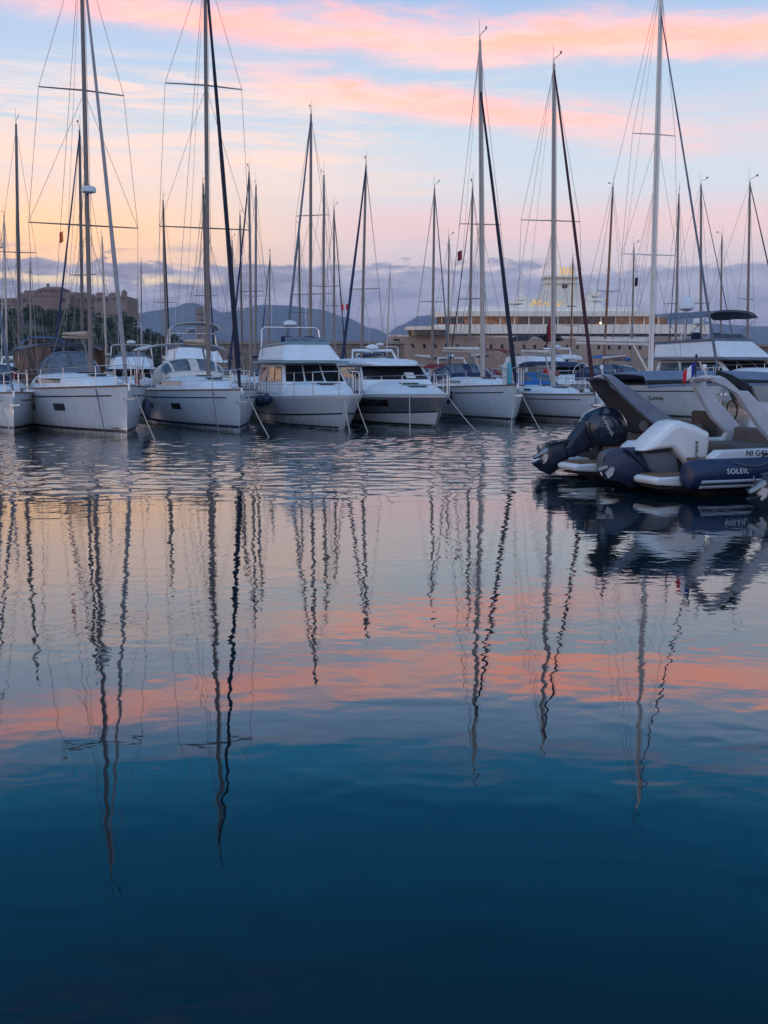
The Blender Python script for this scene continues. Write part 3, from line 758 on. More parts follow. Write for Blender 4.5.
FS.append(sailboat('sailboat', 'white sloop with a dark red furled headsail just behind the black outboard', (592, 422.5), 13, 10.3, 3.4, 1.0, .92, (554, 64),
    hood=BLUEC, cover=CREAMC, spread=((.52,1.22),), fore_m=MAROON, fore_r=.075, hood_h=.6, boom_z=1.5, boom_len=.36, mm=WMAST, mast_r=.095, windows=(), cabin_h=(.26,.36)))
FS.append(sailboat('sailboat', 'pale sloop with a thick white mast moored behind the two arch boats', (716, 422), 17, 12.6, 3.9, 1.38, 1.2, (661.5, -22),
    hood=NAVY, cover=CREAMC, spread=((.31,1.25),(.615,.95)), fore_m=GREYC, fore_r=.05, fore_top=.93, hood_h=.6, boom_z=1.55, boom_len=.26, swing=1.7, mm=mat('mast_bright', (.78, .72, .66), .35, var=.05), mast_r=.105, hm=PALE, windows=((.40,.46),)))

# lettering on the pale sloop's bow
def hull_text(rec, t, s, body, size, m, side=-1):
    root, S, half, sheer, M = rec
    p = S(t, s, side); a = (S(t-.01, s, side) - S(t+.01, s, side)).normalized(); b = (S(t, s+.02, side) - S(t, s-.02, side)).normalized()
    n = a.cross(b).normalized(); 
    if n.y*side < 0: n = -n
    b = n.cross(a).normalized()
    if b.z < 0: b = -b; 
    xax = b.cross(n).normalized()
    mt = Matrix((( xax.x, b.x, n.x), (xax.y, b.y, n.y), (xax.z, b.z, n.z))).to_euler()
    return text('lettering', body, size, m, root, p + n*.012, mt)
hull_text(FS[5], .20, .62, 'Carima', .24, DARKW, 1 if False else -1)
hull_text(FS[1], .045, .165, 'Oceane', .10, DARKW, -1)
# ------------------------------------------------------------------ motor boats
def face_pane(A, B_, C_, D, u0, u1, v0, v1, name, m, parent, off=.012, inset=0.):
    """slab lying on the quad A(b-left) B(b-right) C(t-right) D(t-left)"""
    A, B_, C_, D = map(Vector, (A, B_, C_, D))
    P = lambda u, v: A.lerp(B_, u).lerp(D.lerp(C_, u), v)
    n = (B_ - A).cross(D - A).normalized()
    q = [P(u0, v0), P(u1, v0), P(u1, v1), P(u0, v1)]
    mb = MB(); mb.hexa([p - n*.01 for p in q], [p + n*off for p in q]); return mb.build(name, m, parent, smooth=False, bevel=.006)
def block(b, t, name, m, root, bevel=.05):
    """b, t = (x_front, x_back, half_front, half_back, z_front, z_back)"""
    def ring(k): xf, xb, hf, hb, zf, zb = k; return [(xf, -hf, zf), (xf, hf, zf), (xb, hb, zb), (xb, -hb, zb)]
    mb = MB(); mb.hexa(ring(b), ring(t)); o = mb.build(name, m, root, smooth=False, bevel=bevel)
    rb, rt = ring(b), ring(t)
    faces = {'front': (rb[0], rb[1], rt[1], rt[0]), 'star': (rb[3], rb[0], rt[0], rt[3]), 'port': (rb[1], rb[2], rt[2], rt[1]), 'back': (rb[2], rb[3], rt[3], rt[2])}
    return o, faces
def chine_hull(root, L, B, F, Fs, rake, m, stripe, trim=True, flare=1.15, boot=True):
    S, half, sheer = hull_surface(L, B, F, Fs, rake, flare, bw=.80, fine=1.05, tm=.5, stern=.95)
    hull = make_hull(S, L, m, root)
    for side in (1, -1):
        if boot:
            hull_patch(S, sheer, .02, 1, lambda t: .30 + .22*(1-t)**3, lambda t: .35 + .22*(1-t)**3, side, 'chine_stripe', stripe, hull, .01, 26)
            hull_patch(S, sheer, .03, 1, .03, .09, side, 'boot_stripe', stripe, hull, .006, 26)
        hull_patch(S, sheer, .0, 1, .90, .985, side, 'rub_rail', DECK, hull, .045, 30, True)
    return S, half, sheer, hull
def flybridge_boat(name, label, stem, heading, L, B, F, Fs, rake=.7, hm=None, loc=None, group=None, detail=True, s=1.0, panel=DECK, top_band=GREYC, bimini=None, dome=False,
                   windscreen_v=(.12,.9), cab_z=None, arch=True, glow=None, zc=0.):
    p = loc if loc is not None else on_water(*stem); rz = R(heading - 90)
    root = thing(name, label, 'motor yacht', (p[0], p[1], 0), rz, group)
    S, half, sheer, hull = chine_hull(root, L, B, F, Fs, rake, hm or WHITE, DARKW)
    make_deck(S, sheer, half, DECK, root, camber=.10)
    k = L/11.0; hb = B/3.7
    tr, C = loft_roof(-1.0*k, -4.6*k, .75*hb, 1.35*hb, lambda x: sheer(-x/L)+.02, .35*k, .62*k, 'trunk_cabin', DECK, root, nose=.6, e=.6)
    if detail:
        q = MB(); p0 = C(.45, .5); q.box((p0.x, 0, p0.z+.02), (.5,.5,.05)); q.build('hatch', GLASS, tr, smooth=False, bevel=.015)
    z0 = Fs + .1*k; zt = 2.32*k + zc
    cab, fc = block((-3.75*k, -8.8*k, 1.42*hb, 1.5*hb, z0, z0), (-5.10*k, -8.6*k, 1.12*hb, 1.33*hb, zt, zt), 'cabin', DECK, root, .09)
    for i in range(3):
        face_pane(*fc['front'], .04 + i*.315, .33 + i*.315, .42, .94, 'windscreen', GLASS, cab)
        if detail:
            A, B_, C_, D = [Vector(v) for v in fc['front']]; u_ = .19 + i*.315; w0 = A.lerp(B_, u_).lerp(D.lerp(C_, u_), .42); w1 = A.lerp(B_, u_+.09).lerp(D.lerp(C_, u_+.09), .80)
            q = MB(); q.path([w0 + Vector((.03,0,.01)), w1 + Vector((.035,0,.01))], .011, 5); q.build('wiper', BLACK, cab)
    for sd, sgn in (('star', 1), ('port', -1)):
        for a, b in ((.05,.30),(.34,.62),(.66,.94)):
            if sgn > 0: a2, b2 = 1-b, 1-a
            else: a2, b2 = a, b
            face_pane(*fc[sd], a2, b2, .42, .90, 'side_window', glow if (glow and sgn > 0 and a < .1) else GLASS, cab)
    br, _ = block((-4.25*k, -9.3*k, 1.42*hb, 1.55*hb, zt+.002, zt+.002), (-4.35*k, -9.3*k, 1.40*hb, 1.52*hb, zt+.10*k, zt+.10*k), 'brow', top_band if detail else DECK, root, .03)
    z2 = zt + .10*k; z3 = z2 + .72*k
    fb, ff = block((-4.75*k, -8.9*k, 1.25*hb, 1.45*hb, z2+.002, z2+.002), (-5.65*k, -8.9*k, .92*hb, 1.28*hb, z3, z3-.1*k), 'flybridge', panel, root, .10)
    cp, _ = block((-5.58*k, -8.95*k, .97*hb, 1.32*hb, z3-.03*k, z3-.13*k), (-5.68*k, -8.95*k, .95*hb, 1.30*hb, z3+.07*k, z3-.02*k), 'coaming_trim', top_band, fb, .02)
    ws = MB()
    ws.hexa([(-5.80*k,-.85*hb,z3+.06*k),(-5.80*k,.85*hb,z3+.06*k),(-5.84*k,.85*hb,z3+.06*k),(-5.84*k,-.85*hb,z3+.06*k)], [(-6.05*k,-.8*hb,z3+.26*k),(-6.05*k,.8*hb,z3+.26*k),(-6.09*k,.8*hb,z3+.26*k),(-6.09*k,-.8*hb,z3+.26*k)])
    ws.build('wind_deflector', VINYL, fb, smooth=False)
    for y in (-.5, .5):
        q = MB(); q.box((-7.0*k, y*hb, z3), (.5*k, .5*k, .16*k)); q.box((-7.3*k, y*hb, z3+.16*k), (.14*k, .46*k, .36*k)); q.build('helm_seat', NAVY, fb, bevel=.05)
    if arch:
        q = MB(); za = z3 + .75*k
        q.path([(-8.3*k, -1.35*hb, z3-.5*k), (-8.7*k, -1.25*hb, za-.1*k), (-8.75*k, -1.1*hb, za), (-8.75*k, 1.1*hb, za), (-8.7*k, 1.25*hb, za-.1*k), (-8.3*k, 1.35*hb, z3-.5*k)], .032*k, 8); ra = q.build('radar_arch', STEEL, root)
        q = MB(); q.lathe((-8.75*k, 0, za+.05), [(.2*k,0),(.30*k,.06*k),(.28*k,.18*k),(.1*k,.25*k)], 16); q.build('radar_dome', DECK, ra)
        for y in (-.8, .7):
            q = MB(); q.path([(-8.75*k, y*hb, za), (-8.9*k, y*hb, za + 1.5*k)], .010, 5); q.build('antenna', WHITE, ra)
    if bimini: canopy(-5.7*k, -8.4*k, 1.25*hb, z3 + 1.12*k, .10, 'bimini', bimini, root, z3)
    if dome:
        q = MB(); q.path([(-8.6*k,0,z3),(-8.6*k,0,z3+1.3*k)], .05*k, 8); m_ = q.build('radar_mast', DECK, root)
        q = MB(); q.lathe((-8.6*k,0,z3+1.3*k), [(.12*k,0),(.34*k,.1*k),(.36*k,.3*k),(.24*k,.55*k),(.03*k,.64*k)], 16); q.build('satellite_dome', DECK, m_)
    if detail: rails(S, sheer, root, t1=.72, h=.75, npost=6, pulpit_t=.14, bars=2, rr=.015)
    q = MB(); q.box((-9.6*k, 0, Fs+.05), (2.4*k, B*.84, .12)); q.build('cockpit_sole', TEAK, root, smooth=False)
    M = Matrix.Translation((p[0], p[1], 0)) @ Matrix.Rotation(rz, 4, 'Z')
    return root, S, half, sheer, M
FLY = flybridge_boat('motor_yacht', 'white flybridge cruiser with three raked windscreen panes moored in the front row', (344, 430), 17.5, 9.5, 3.25, 1.12, .95, zc=.12, top_band=mat('trim_teal', (.16,.24,.28), .5))

def hardtop_boat(name, label, stem, heading, L, B, F, Fs, rake=.75, hm=None, loc=None, detail=True, group=None, roof=DECK):
    p = loc if loc is not None else on_water(*stem); rz = R(heading - 90)
    root = thing(name, label, 'motor boat', (p[0], p[1], 0), rz, group)
    S, half, sheer, hull = chine_hull(root, L, B, F, Fs, rake, hm or WHITE, DARKW)
    if detail:
        for side in (1, -1):
            hull_patch(S, sheer, .22, .46, .60, .82, side, 'hull_window', GLASS, hull, .008, 8, True)
            hull_patch(S, sheer, .012, 1, .095, lambda t: .295 + .22*(1-t)**3, side, 'lower_topside', DECK, hull, .007, 26)
    make_deck(S, sheer, half, DECK, root, camber=.14)
    k = L/10.0; hb = B/3.4
    tr, C = loft_roof(-.7*k, -4.2*k, .8*hb, 1.35*hb, lambda x: sheer(-x/L)+.03, .22*k, .50*k, 'foredeck_moulding', DECK, root, nose=.7, e=.7)
    if detail:
        for u in (.35, .6):
            p0 = C(u, .5); q = MB(); q.box((p0.x, 0, p0.z+.015), (.45,.6,.04)); q.build('hatch', GLASS, tr, smooth=False, bevel=.015)
    z0 = Fs + .15; zt = 2.12*k
    cab, fc = block((-3.55*k, -7.4*k, 1.42*hb, 1.45*hb, z0, z0), (-4.75*k, -7.2*k, 1.18*hb, 1.22*hb, zt, zt), 'deckhouse', DECK, root, .05)
    face_pane(*fc['front'], .02, .98, .46, .97, 'windscreen', GLASS, cab)
    for sd in ('star', 'port'):
        a, b = (.10, .97) if sd == 'star' else (.03, .90)
        face_pane(*fc[sd], a, b, .50, .95, 'side_window', GLASS, cab)
    if detail:
        q = face_pane(*fc['front'], .66, .80, .50, .72, 'name_board', WHITEF, cab, .03)
    rf, C2 = loft_roof(-4.05*k, -8.0*k, 1.15*hb, 1.32*hb, zt+.06, .26*k, .30*k, 'hardtop', roof, root, nose=.35, e=.5)
    edge = MB(); edge.hexa([(-4.35*k,-1.22*hb,zt),(-4.35*k,1.22*hb,zt),(-7.9*k,1.28*hb,zt),(-7.9*k,-1.28*hb,zt)], [(-4.3*k,-1.24*hb,zt+.06),(-4.3*k,1.24*hb,zt+.06),(-7.9*k,1.3*hb,zt+.06),(-7.9*k,-1.3*hb,zt+.06)])
    edge.build('roof_edge', DECKG, rf, smooth=False)
    q = MB(); q.path([(-6.6*k,-.9*hb,zt+.2),(-6.9*k,-.8*hb,zt+.62*k),(-6.9*k,.8*hb,zt+.62*k),(-6.6*k,.9*hb,zt+.2)], .05, 8); q.lathe((-6.9*k,0,zt+.66*k), [(.16,0),(.24,.05),(.2,.14),(.05,.2)], 14); q.build('radar_arch', DECK, root)
    if detail: rails(S, sheer, root, t1=.62, h=.62, npost=5, pulpit_t=.15, bars=1, rr=.015)
    q = MB(); q.box((-8.6*k, 0, Fs+.02), (2.4*k, B*.85, .1)); q.build('cockpit_sole', TEAK, root, smooth=False)
    q = MB(); q.box((-9.3*k, 0, Fs+.3), (.6*k, B*.75, .5)); q.build('aft_seat', DECK, root, bevel=.08)
    M = Matrix.Translation((p[0], p[1], 0)) @ Matrix.Rotation(rz, 4, 'Z')
    return root, S, half, sheer, M
HARD = hardtop_boat('motor_boat', 'grey hulled motor cruiser with a white hardtop and wraparound dark windscreen', (437, 427.5), 19.5, 9.6, 3.4, 1.12, .98, hm=GREYH)

# big trawler yacht behind the pale sloop, right
tw = on_water(838, 415)
TRAWL = flybridge_boat('motor_yacht', 'large white trawler yacht with a grey bimini over its flybridge behind the pale sloop', None, 26, 12.4, 4.5, 1.5, 1.2, loc=tw, bimini=GREYC, dome=True, arch=False,
    panel=DECK, top_band=GREYC, zc=-.30)

# ------------------------------------------------------------------ rows behind
def place(px, Y): return at(px, 400, Y)
def bg_sail(label, tip, base, H, dirn, fore=None, fr=.05, mm=None, hood=None, bimini=None, cover=CREAMC, spread=((.42,.7),), hm=None, hd=12, radar=None, L=None):
    """a boat further back; its distance follows from a mast of height H above the water reaching the tip pixel.
    dirn +1: bow towards us, -1: stern towards us"""
    r = ray(*tip); Y = (H - CAM_H)/(r.z/r.y)
    L = L or H*.70; B = L*.32
    mt = .39
    mw = at(base[0], base[1], Y)
    th = R((hd if dirn > 0 else hd + 180) - 90); f = Vector((math.cos(th), math.sin(th), 0))
    p = mw + f*(mt*L)
    return sailboat('sailboat', label, None, math.degrees(th) + 90, L, B, 1.15, 1.0, tip, loc=p, mast_t=mt, detail=False, fore_m=fore, fore_r=fr, mm=mm, hood=hood, bimini=bimini,
                    cover=cover, spread=spread, hm=hm, windows=(), group='sailboats moored in the rows behind', boom_z=1.3, mast_r=.07 + (H-10)*.004, radar=radar, shroud_r=.010, hood_h=.65)
BG = [
 ('sailboat near the left edge whose dark bare mast crosses the fort wall', (16,124), (19,345), 13.5, 1, None, dict(mm=DMAST, hd=20, spread=((.5,.85),))),
 ('sailboat behind the radar sloop with a navy furled headsail slanting left', (79.5,130), (82,345), 13.5, 1, NAVY, dict(mm=DMAST, hd=-8, fr=.06, hood=NAVY)),
 ('short masted sailboat near the left edge with a navy sprayhood', (30,262), (30,345), 10.5, 1, None, dict(mm=ALU, hd=18, hood=NAVY)),
 ('sailboat whose light mast stands on the very left border', (4,215), (6,345), 12.5, -1, SAIL, dict(mm=WMAST, hd=25, fr=.05)),
 ('small sailboat left of the second big sloop, black furled headsail to its right', (163,200), (166,345), 12.2, 1, BLACKC, dict(mm=ALU, hd=14, fr=.06, hood=GREYC)),
 ('sailboat close behind the mast of the second big sloop, its dark headsail slanting right', (203,183), (207,345), 12.4, 1, BLACKC, dict(mm=DMAST, hd=16, fr=.055, hood=BLACKC)),
 ('sailboat with a navy headsail furled left of its mast beside the flybridge cruiser', (249,172), (251,345), 12.8, 1, NAVY, dict(mm=ALU, hd=-14, fr=.07, hood=NAVY, cover=NAVY)),
 ('sailboat with a slim bare mast just left of the flybridge cruiser', (256,185), (255,345), 13.0, -1, None, dict(mm=ALU, hd=5)),
 ('tall masted sailboat rising behind the flybridge cruiser with a grey furled headsail slanting left', (311,114), (310,345), 15.0, 1, GREYC, dict(mm=ALU, hd=-16, fr=.085, spread=((.32,1.1),(.62,.9)), hood=GREYC)),
 ('sailboat second in height behind the flybridge cruiser, bare mast', (324,175), (323,345), 12.8, -1, None, dict(mm=ALU, hd=8, spread=((.45,.9),))),
 ('shortest sailboat behind the flybridge cruiser, dark headsail slanting right', (334,209), (334,345), 12.0, 1, BLACKC, dict(mm=ALU, hd=16, fr=.045)),
 ('sailboat behind the hardtop cruiser with a thick navy headsail furled left of its mast', (366,165), (361,352), 12.2, 1, NAVY, dict(mm=ALU, hd=-17, fr=.085, spread=((.42,.8),), cover=NAVY, hood=NAVY)),
 ('distant little sailboat with a pale mast before the mountains, right of the hardtop cruiser roof', (390,271), (386,340), 11.0, 1, None, dict(mm=WMAST, hd=-20)),
 ('sailboat with a cream boom cover behind the navy sprayhood, headsail slanting right', (434.6,188), (432,358), 11.8, 1, GREYC, dict(mm=ALU, hd=15, fr=.05, spread=((.40,.75),), hood=CREAMC)),
 ('sailboat with a dark red bimini whose stay carries a red pennant', (472.6,188), (469,345), 10.6, 1, BLACKC, dict(mm=ALU, hd=-24, fr=.03, bimini=REDC, hood=REDC)),
 ('sailboat with a varnished reddish mast in front of the superyacht', (613,187), (604,340), 13.2, -1, None, dict(mm=BMAST, hd=10, spread=((.45,.8),), hood=BEIGE)),
 ('low sailboat with a reddish stump of a mast under the superyacht funnel', (573,258), (571,340), 10.0, 1, None, dict(mm=BMAST, hd=20, hood=BLACKC, bimini=BLACKC)),
 ('sailboat rising behind the trawler with a dark stay slanting left', (679,194), (676,340), 12.4, 1, BLACKC, dict(mm=ALU, hd=-22, fr=.03, spread=((.40,.8),))),
 ('sailboat right of the trawler bimini with a grey headsail slanting right', (701,184), (702,340), 13.2, 1, GREYC, dict(mm=ALU, hd=24, fr=.04, spread=((.38,.8),))),
 ('sailboat with the rightmost mast, a black headsail slanting out of the frame', (750,182), (748,345), 12.6, 1, BLACKC, dict(mm=ALU, hd=28, fr=.055, spread=((.40,.6),))),
 ('sailboat behind the first sloop with a thin pale mast next to the fort keep', (102,236), (106,345), 11.5, -1, None, dict(mm=WMAST, hd=10)),
 ('sailboat with a slim mast left of the tall mast pair, before the mountain peak', (240,215), (242,345), 12.0, 1, None, dict(mm=DMAST, hd=16)),
 ('sailboat whose pale mast peeps out just right of the radar sloop bow', (141,262), (141,345), 11.0, 1, GREYC, dict(mm=WMAST, hd=12, hood=GREYC)),
 ('sailboat with a cream sprayhood glimpsed between the second big sloop and the flybridge cruiser', (232,240), (234,345), 10.5, 1, None, dict(mm=ALU, hd=20, hood=CREAMC, cover=NAVY)),
 ('sailboat with a thin dark mast left of the tallest mast behind the flybridge cruiser', (299,226), (300,345), 11.5, -1, None, dict(mm=DMAST, hd=10)),
 ('sailboat with a blue sprayhood between the hardtop cruiser and the turquoise board', (449,238), (448,350), 11.0, 1, None, dict(mm=ALU, hd=22, hood=BLUEC, cover=NAVY)),
 ('sailboat with a blue cover and black sprayhood under the thick white mast', (634,246), (632,350), 11.0, 1, None, dict(mm=ALU, hd=18, hood=BLACKC, cover=BLUEC, bimini=BLUEC)),
 ('sailboat with a slim mast beside the satellite dome', (722,236), (721,345), 11.5, -1, None, dict(mm=ALU, hd=18)),
 ('sailboat with a beige sprayhood behind the fenders of the flybridge cruiser', (270,255), (268,345), 10.0, 1, NAVY, dict(mm=ALU, hd=-10, hood=BEIGE, cover=NAVY, fr=.05)),
]
for lab, tip, base, H, dirn, fm, kw in BG:
    kw = dict(kw); fr = kw.pop('fr', .05)
    bg_sail(lab, tip, base, H, dirn, fm, fr, **kw)

flybridge_boat('motor_yacht', 'white motor boat with a bright blue bimini behind the first sloop', None, 20, 9.0, 3.2, 1.3, 1.0, loc=at(52, 400, 57), bimini=BLUEC, detail=False, arch=False, group='motor boats in the rows behind')
flybridge_boat('motor_yacht', 'cream flybridge boat with open tube frames behind the second big sloop', None, 14, 10.5, 3.6, 1.3, 1.05, loc=at(208, 400, 52), bimini=DECKG, detail=False, arch=True, group='motor boats in the rows behind')
flybridge_boat('motor_yacht', 'white motor boat with a thin arch between the radar sloop and second sloop', None, 12, 9.0, 3.1, 1.2, .95, loc=at(132, 400, 56), detail=False, arch=True, group='motor boats in the rows behind')
hardtop_boat('motor_boat', 'white sport cruiser with sloping dark windows in front of the superyacht hull', None, -20, 11.5, 3.6, 1.5, 1.2, loc=at(528, 400, 66), detail=False, group='motor boats in the rows behind')
hardtop_boat('motor_boat', 'white hardtop boat half hidden behind the hardtop cruiser', None, 24, 10.0, 3.4, 1.4, 1.15, loc=at(420, 400, 62), detail=False, group='motor boats in the rows behind')
flybridge_boat('motor_yacht', 'white motor yacht with a satellite dome at the right edge behind the trawler', None, 15, 13.0, 4.2, 1.7, 1.3, loc=at(770, 400, 82), detail=False, arch=True, dome=True, group='motor boats in the rows behind')
hardtop_boat('motor_boat', 'small white cabin boat at the left edge behind the cropped sloop', None, 18, 9.0, 3.1, 1.3, 1.1, loc=at(22, 400, 50), detail=False, group='motor boats in the rows behind')
hardtop_boat('motor_boat', 'white cabin boat with a navy roof under the varnished mast', None, 20, 9.5, 3.2, 1.3, 1.1, loc=at(612, 400, 56), detail=False, roof=NAVY, group='motor boats in the rows behind')
hardtop_boat('motor_boat', 'white cabin boat with a low hardtop seen past the radar sloop mast', None, 22, 9.4, 3.2, 1.35, 1.1, loc=at(92, 400, 60), detail=False, group='motor boats in the rows behind')
flybridge_boat('motor_yacht', 'white flybridge boat filling the gap behind the grey hardtop cruiser', None, -12, 9.0, 3.2, 1.2, .95, loc=at(352, 400, 62), detail=False, arch=True, group='motor boats in the rows behind')
hardtop_boat('motor_boat', 'white cabin boat with a red roof behind the sloop carrying the turquoise board', None, 18, 9.0, 3.1, 1.3, 1.1, loc=at(496, 400, 57), detail=False, roof=REDC, group='motor boats in the rows behind')
flybridge_boat('motor_yacht', 'white flybridge boat with a black bimini left of the thick white mast', None, 20, 9.5, 3.3, 1.2, 1.0, loc=at(590, 400, 60), detail=False, arch=False, bimini=BLACKC, group='motor boats in the rows behind')
# pontoon the front row lies stern-to
mb = MB(); a, b = Vector((-22, 44.5, 0)), Vector((22, 53, 0)); d = (b-a).normalized(); n_ = Vector((-d.y, d.x, 0))*1.1
mb.hexa([a-n_+Vector((0,0,-.2)), b-n_+Vector((0,0,-.2)), b+n_+Vector((0,0,-.2)), a+n_+Vector((0,0,-.2))], [a-n_+Vector((0,0,.5)), b-n_+Vector((0,0,.5)), b+n_+Vector((0,0,.5)), a+n_+Vector((0,0,.5))])
tag(mb.build('pontoon', mat('pontoon_wood', (.26,.22,.18), .9, var=.25), smooth=False), kind='structure')
# ------------------------------------------------------------------ superyacht behind the quay, bow to the left
def superyacht():
    Y = 225.; o = at(403, 367, Y)
    root = thing('superyacht', 'huge white superyacht with bronze hull, amber lit decks and golden exhaust pipes', 'superyacht', (o.x, Y, 0), math.pi)
    # local: +x = bow = picture left.  X(px) <= 0
    Xp = lambda px: -(at(px, 367, Y).x - o.x); Z = lambda py: at(400, py, Y).z
    BR = mat('yacht_bronze', (.44, .32, .25), .45, var=.10, vscale=.4, coat=.3); YW = mat('yacht_white', (.92, .82, .70), .35, var=.04)
    AMB = mat('lit_saloon', (.26, .12, .06), .4, var=.75, vscale=.9, emit=(1, .42, .12), estr=.05); SM = mat('smoked_glass', (.03,.022,.02), .1)
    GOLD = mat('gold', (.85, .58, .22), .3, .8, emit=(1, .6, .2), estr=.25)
    def plan(x0, x1, hw, nose):
        pts = []
        for k in range(13):
            t = k/12; pts.append((x0 - nose*(1 - math.sin(t*math.pi/2)) if False else x0 - nose*(t**2), hw*(1-(1-t)**2.2)))
        pts.append((x1, hw)); return pts
    def tier(x0, x1, hw, nose, z0, z1, name, m, parent, slope=0., bev=.12):
        P = plan(x0, x1, hw, nose); ring = P + [(x, -y) for x, y in P[::-1] if True]
        n = len(ring); c = (x0+x1)/2
        vs = [(x, y, z0) for x, y in ring] + [(x - slope*(1 if x > c else -.3), y*(.93 if slope else 1), z1) for x, y in ring]
        fs = [(i, (i+1) % n, n+(i+1) % n, n+i) for i in range(n)] + [tuple(range(n))[::-1], tuple(range(n, 2*n))]
        mb = MB(); mb.add(vs, fs); return mb.build(name, m, parent, smooth=True, angle=35, bevel=0)
    L = -Xp(700)
    S, half, sheer = hull_surface(L, 11.0, Z(334.5), Z(338), 3.0, .9)
    hull = make_hull(S, L, BR, root)
    for side in (1, -1):
        hull_patch(S, sheer, .0, 1, .955, .998, side, 'cap_rail', YW, hull, .08, 30, True)
        for i in range(26):
            t = .06 + i*.034; p = S(t, .72, side); q = MB()
            hull_patch(S, sheer, t, t + .0085, .69, .79, side, 'porthole', SM, hull, .05, 2, True)
        hull_patch(S, sheer, .012, .03, .80, .90, side, 'anchor_pocket', SM, hull, .05, 3, True)
    make_deck(S, sheer, half, TEAK, root)
    # forward house
    tier(Xp(408), Xp(700), 4.6, 6, Z(336), Z(330.5), 'main_saloon', mat('main_saloon_glass', (.05, .03, .022), .25), root)
    tier(Xp(404.5), Xp(452), 5.0, 7, Z(330.5), Z(327), 'fore_roof', YW, root)
    tier(Xp(431), Xp(700), 5.4, 8, Z(334.4), Z(325.4), 'bulwark', YW, root)
    tier(Xp(437), Xp(660), 4.7, 7, Z(325.4), Z(317.5), 'upper_saloon', AMB, root)
    wb = tier(Xp(436), Xp(446), 4.72, 5, Z(323.8), Z(318.6), 'bridge_window', SM, root)
    for a, b in ((515, 560), (562, 610)):
        q = MB(); q.box(((Xp(a)+Xp(b))/2, 4.72, Z(321.4)), (abs(Xp(b)-Xp(a)), .2, Z(318.2)-Z(325))); q.build('saloon_window', mat('brown_glass', (.10,.05,.035), .15), root, smooth=False)
    for px in list(range(455, 655, 14)):
        q = MB(); q.box((Xp(px), 5.1, Z(321.4)), (.22, .22, Z(317.5)-Z(325.4))); q.build('deck_post', YW, root, smooth=False)
    tier(Xp(431), Xp(640), 5.6, 9, Z(317.5), Z(312.5), 'sun_deck', YW, root)
    tier(Xp(438), Xp(632), 5.0, 12, Z(312.5), Z(308), 'upper_coaming', YW, root, 1.)
    # sloping centre house, tower, funnel
    mb = MB()
    mb.prism([(Xp(494), Z(312.4)), (Xp(525), Z(303)), (Xp(542), Z(291)), (Xp(574), Z(288)), (Xp(588), Z(302)), (Xp(612), Z(312.4))], -3.6, 3.6, .06); ch = mb.build('bridge_house', YW, root, smooth=False)
    mb = MB(); mb.prism([(Xp(543), Z(292)), (Xp(545), Z(276)), (Xp(572), Z(276)), (Xp(574), Z(292))], -2.2, 2.2, .05); tw_ = mb.build('funnel_tower', YW, root, smooth=False)
    for za, zb, xa, xb, hw in ((284.5,282.5,542,576,2.8),(279,277,541,577,2.9)):
        q = MB(); q.box(((Xp(xa)+Xp(xb))/2, 0, (Z(za)+Z(zb))/2), (abs(Xp(xb)-Xp(xa)), hw*2, Z(zb)-Z(za))); q.build('platform', YW, tw_, smooth=False, bevel=.1)
    for i in range(4):
        q = MB(); x = Xp(556.5 + i*3.6); q.path([(x-.1, 1.2, Z(278)), (x-.35, 1.2, Z(267.5))], [.22, .2], 8); q.build('exhaust_pipe', GOLD, tw_)
    q = MB(); q.box((Xp(561.5), 2.25, Z(288)), (1.0, .14, 1.0)); q.build('window', SM, tw_, smooth=False)
    q = MB(); q.prism([(Xp(563), Z(311)), (Xp(563), Z(306.5)), (Xp(571), Z(306.8)), (Xp(580), Z(311))], 3.5, 3.68); q.build('side_window', mat('grey_glass', (.12,.11,.11), .2), ch, smooth=False)
    q = MB(); q.path([(Xp(520), 0, Z(300)), (Xp(520.5), 0, Z(274))], .12, 6); q.lathe((Xp(520.4),0,Z(274)), [(.1,0),(.28,.2),(.1,.45)], 8); q.build('signal_mast', YW, root)
    for px, py, r_, y in ((519, 299, 1.0, 1.5), (528.5, 300, .7, -1.5), (592, 294, 1.15, 0), (585, 299, .8, 1.5), (447, 308, .9, 0)):
        q = MB(); q.lathe((Xp(px), y, Z(py)), [(r_*.55,-r_*.6),(r_*.95,-r_*.35),(r_,0.1),(r_*.8,r_*.62),(r_*.4,r_*.92),(.04,r_)], 14); q.build('satellite_dome', YW, root)
    q = MB(); q.box((Xp(516), 0, Z(303)), (3.6, 5, .5)); q.box((Xp(589), 0, Z(300.4)), (4.5, 5, .5)); q.build('dome_deck', YW, root, smooth=False, bevel=.1)
    # name in golden script
    text('name_lettering', 'Moly', 2.5, GOLD, ch, (Xp(541), 3.68, Z(305.4)), (math.pi/2, 0, math.pi), .35, .03, spacing=1.25)
    # helipad mast, lamps aft
    q = MB(); q.lathe((Xp(594.5), 5.2, Z(324)), [(.05,-.15),(.18,0),(.05,.15)], 8); q.build('deck_lamp', mat('lamp_glow', (1,.8,.5), .5, emit=(1,.72,.35), estr=6), root)
superyacht()

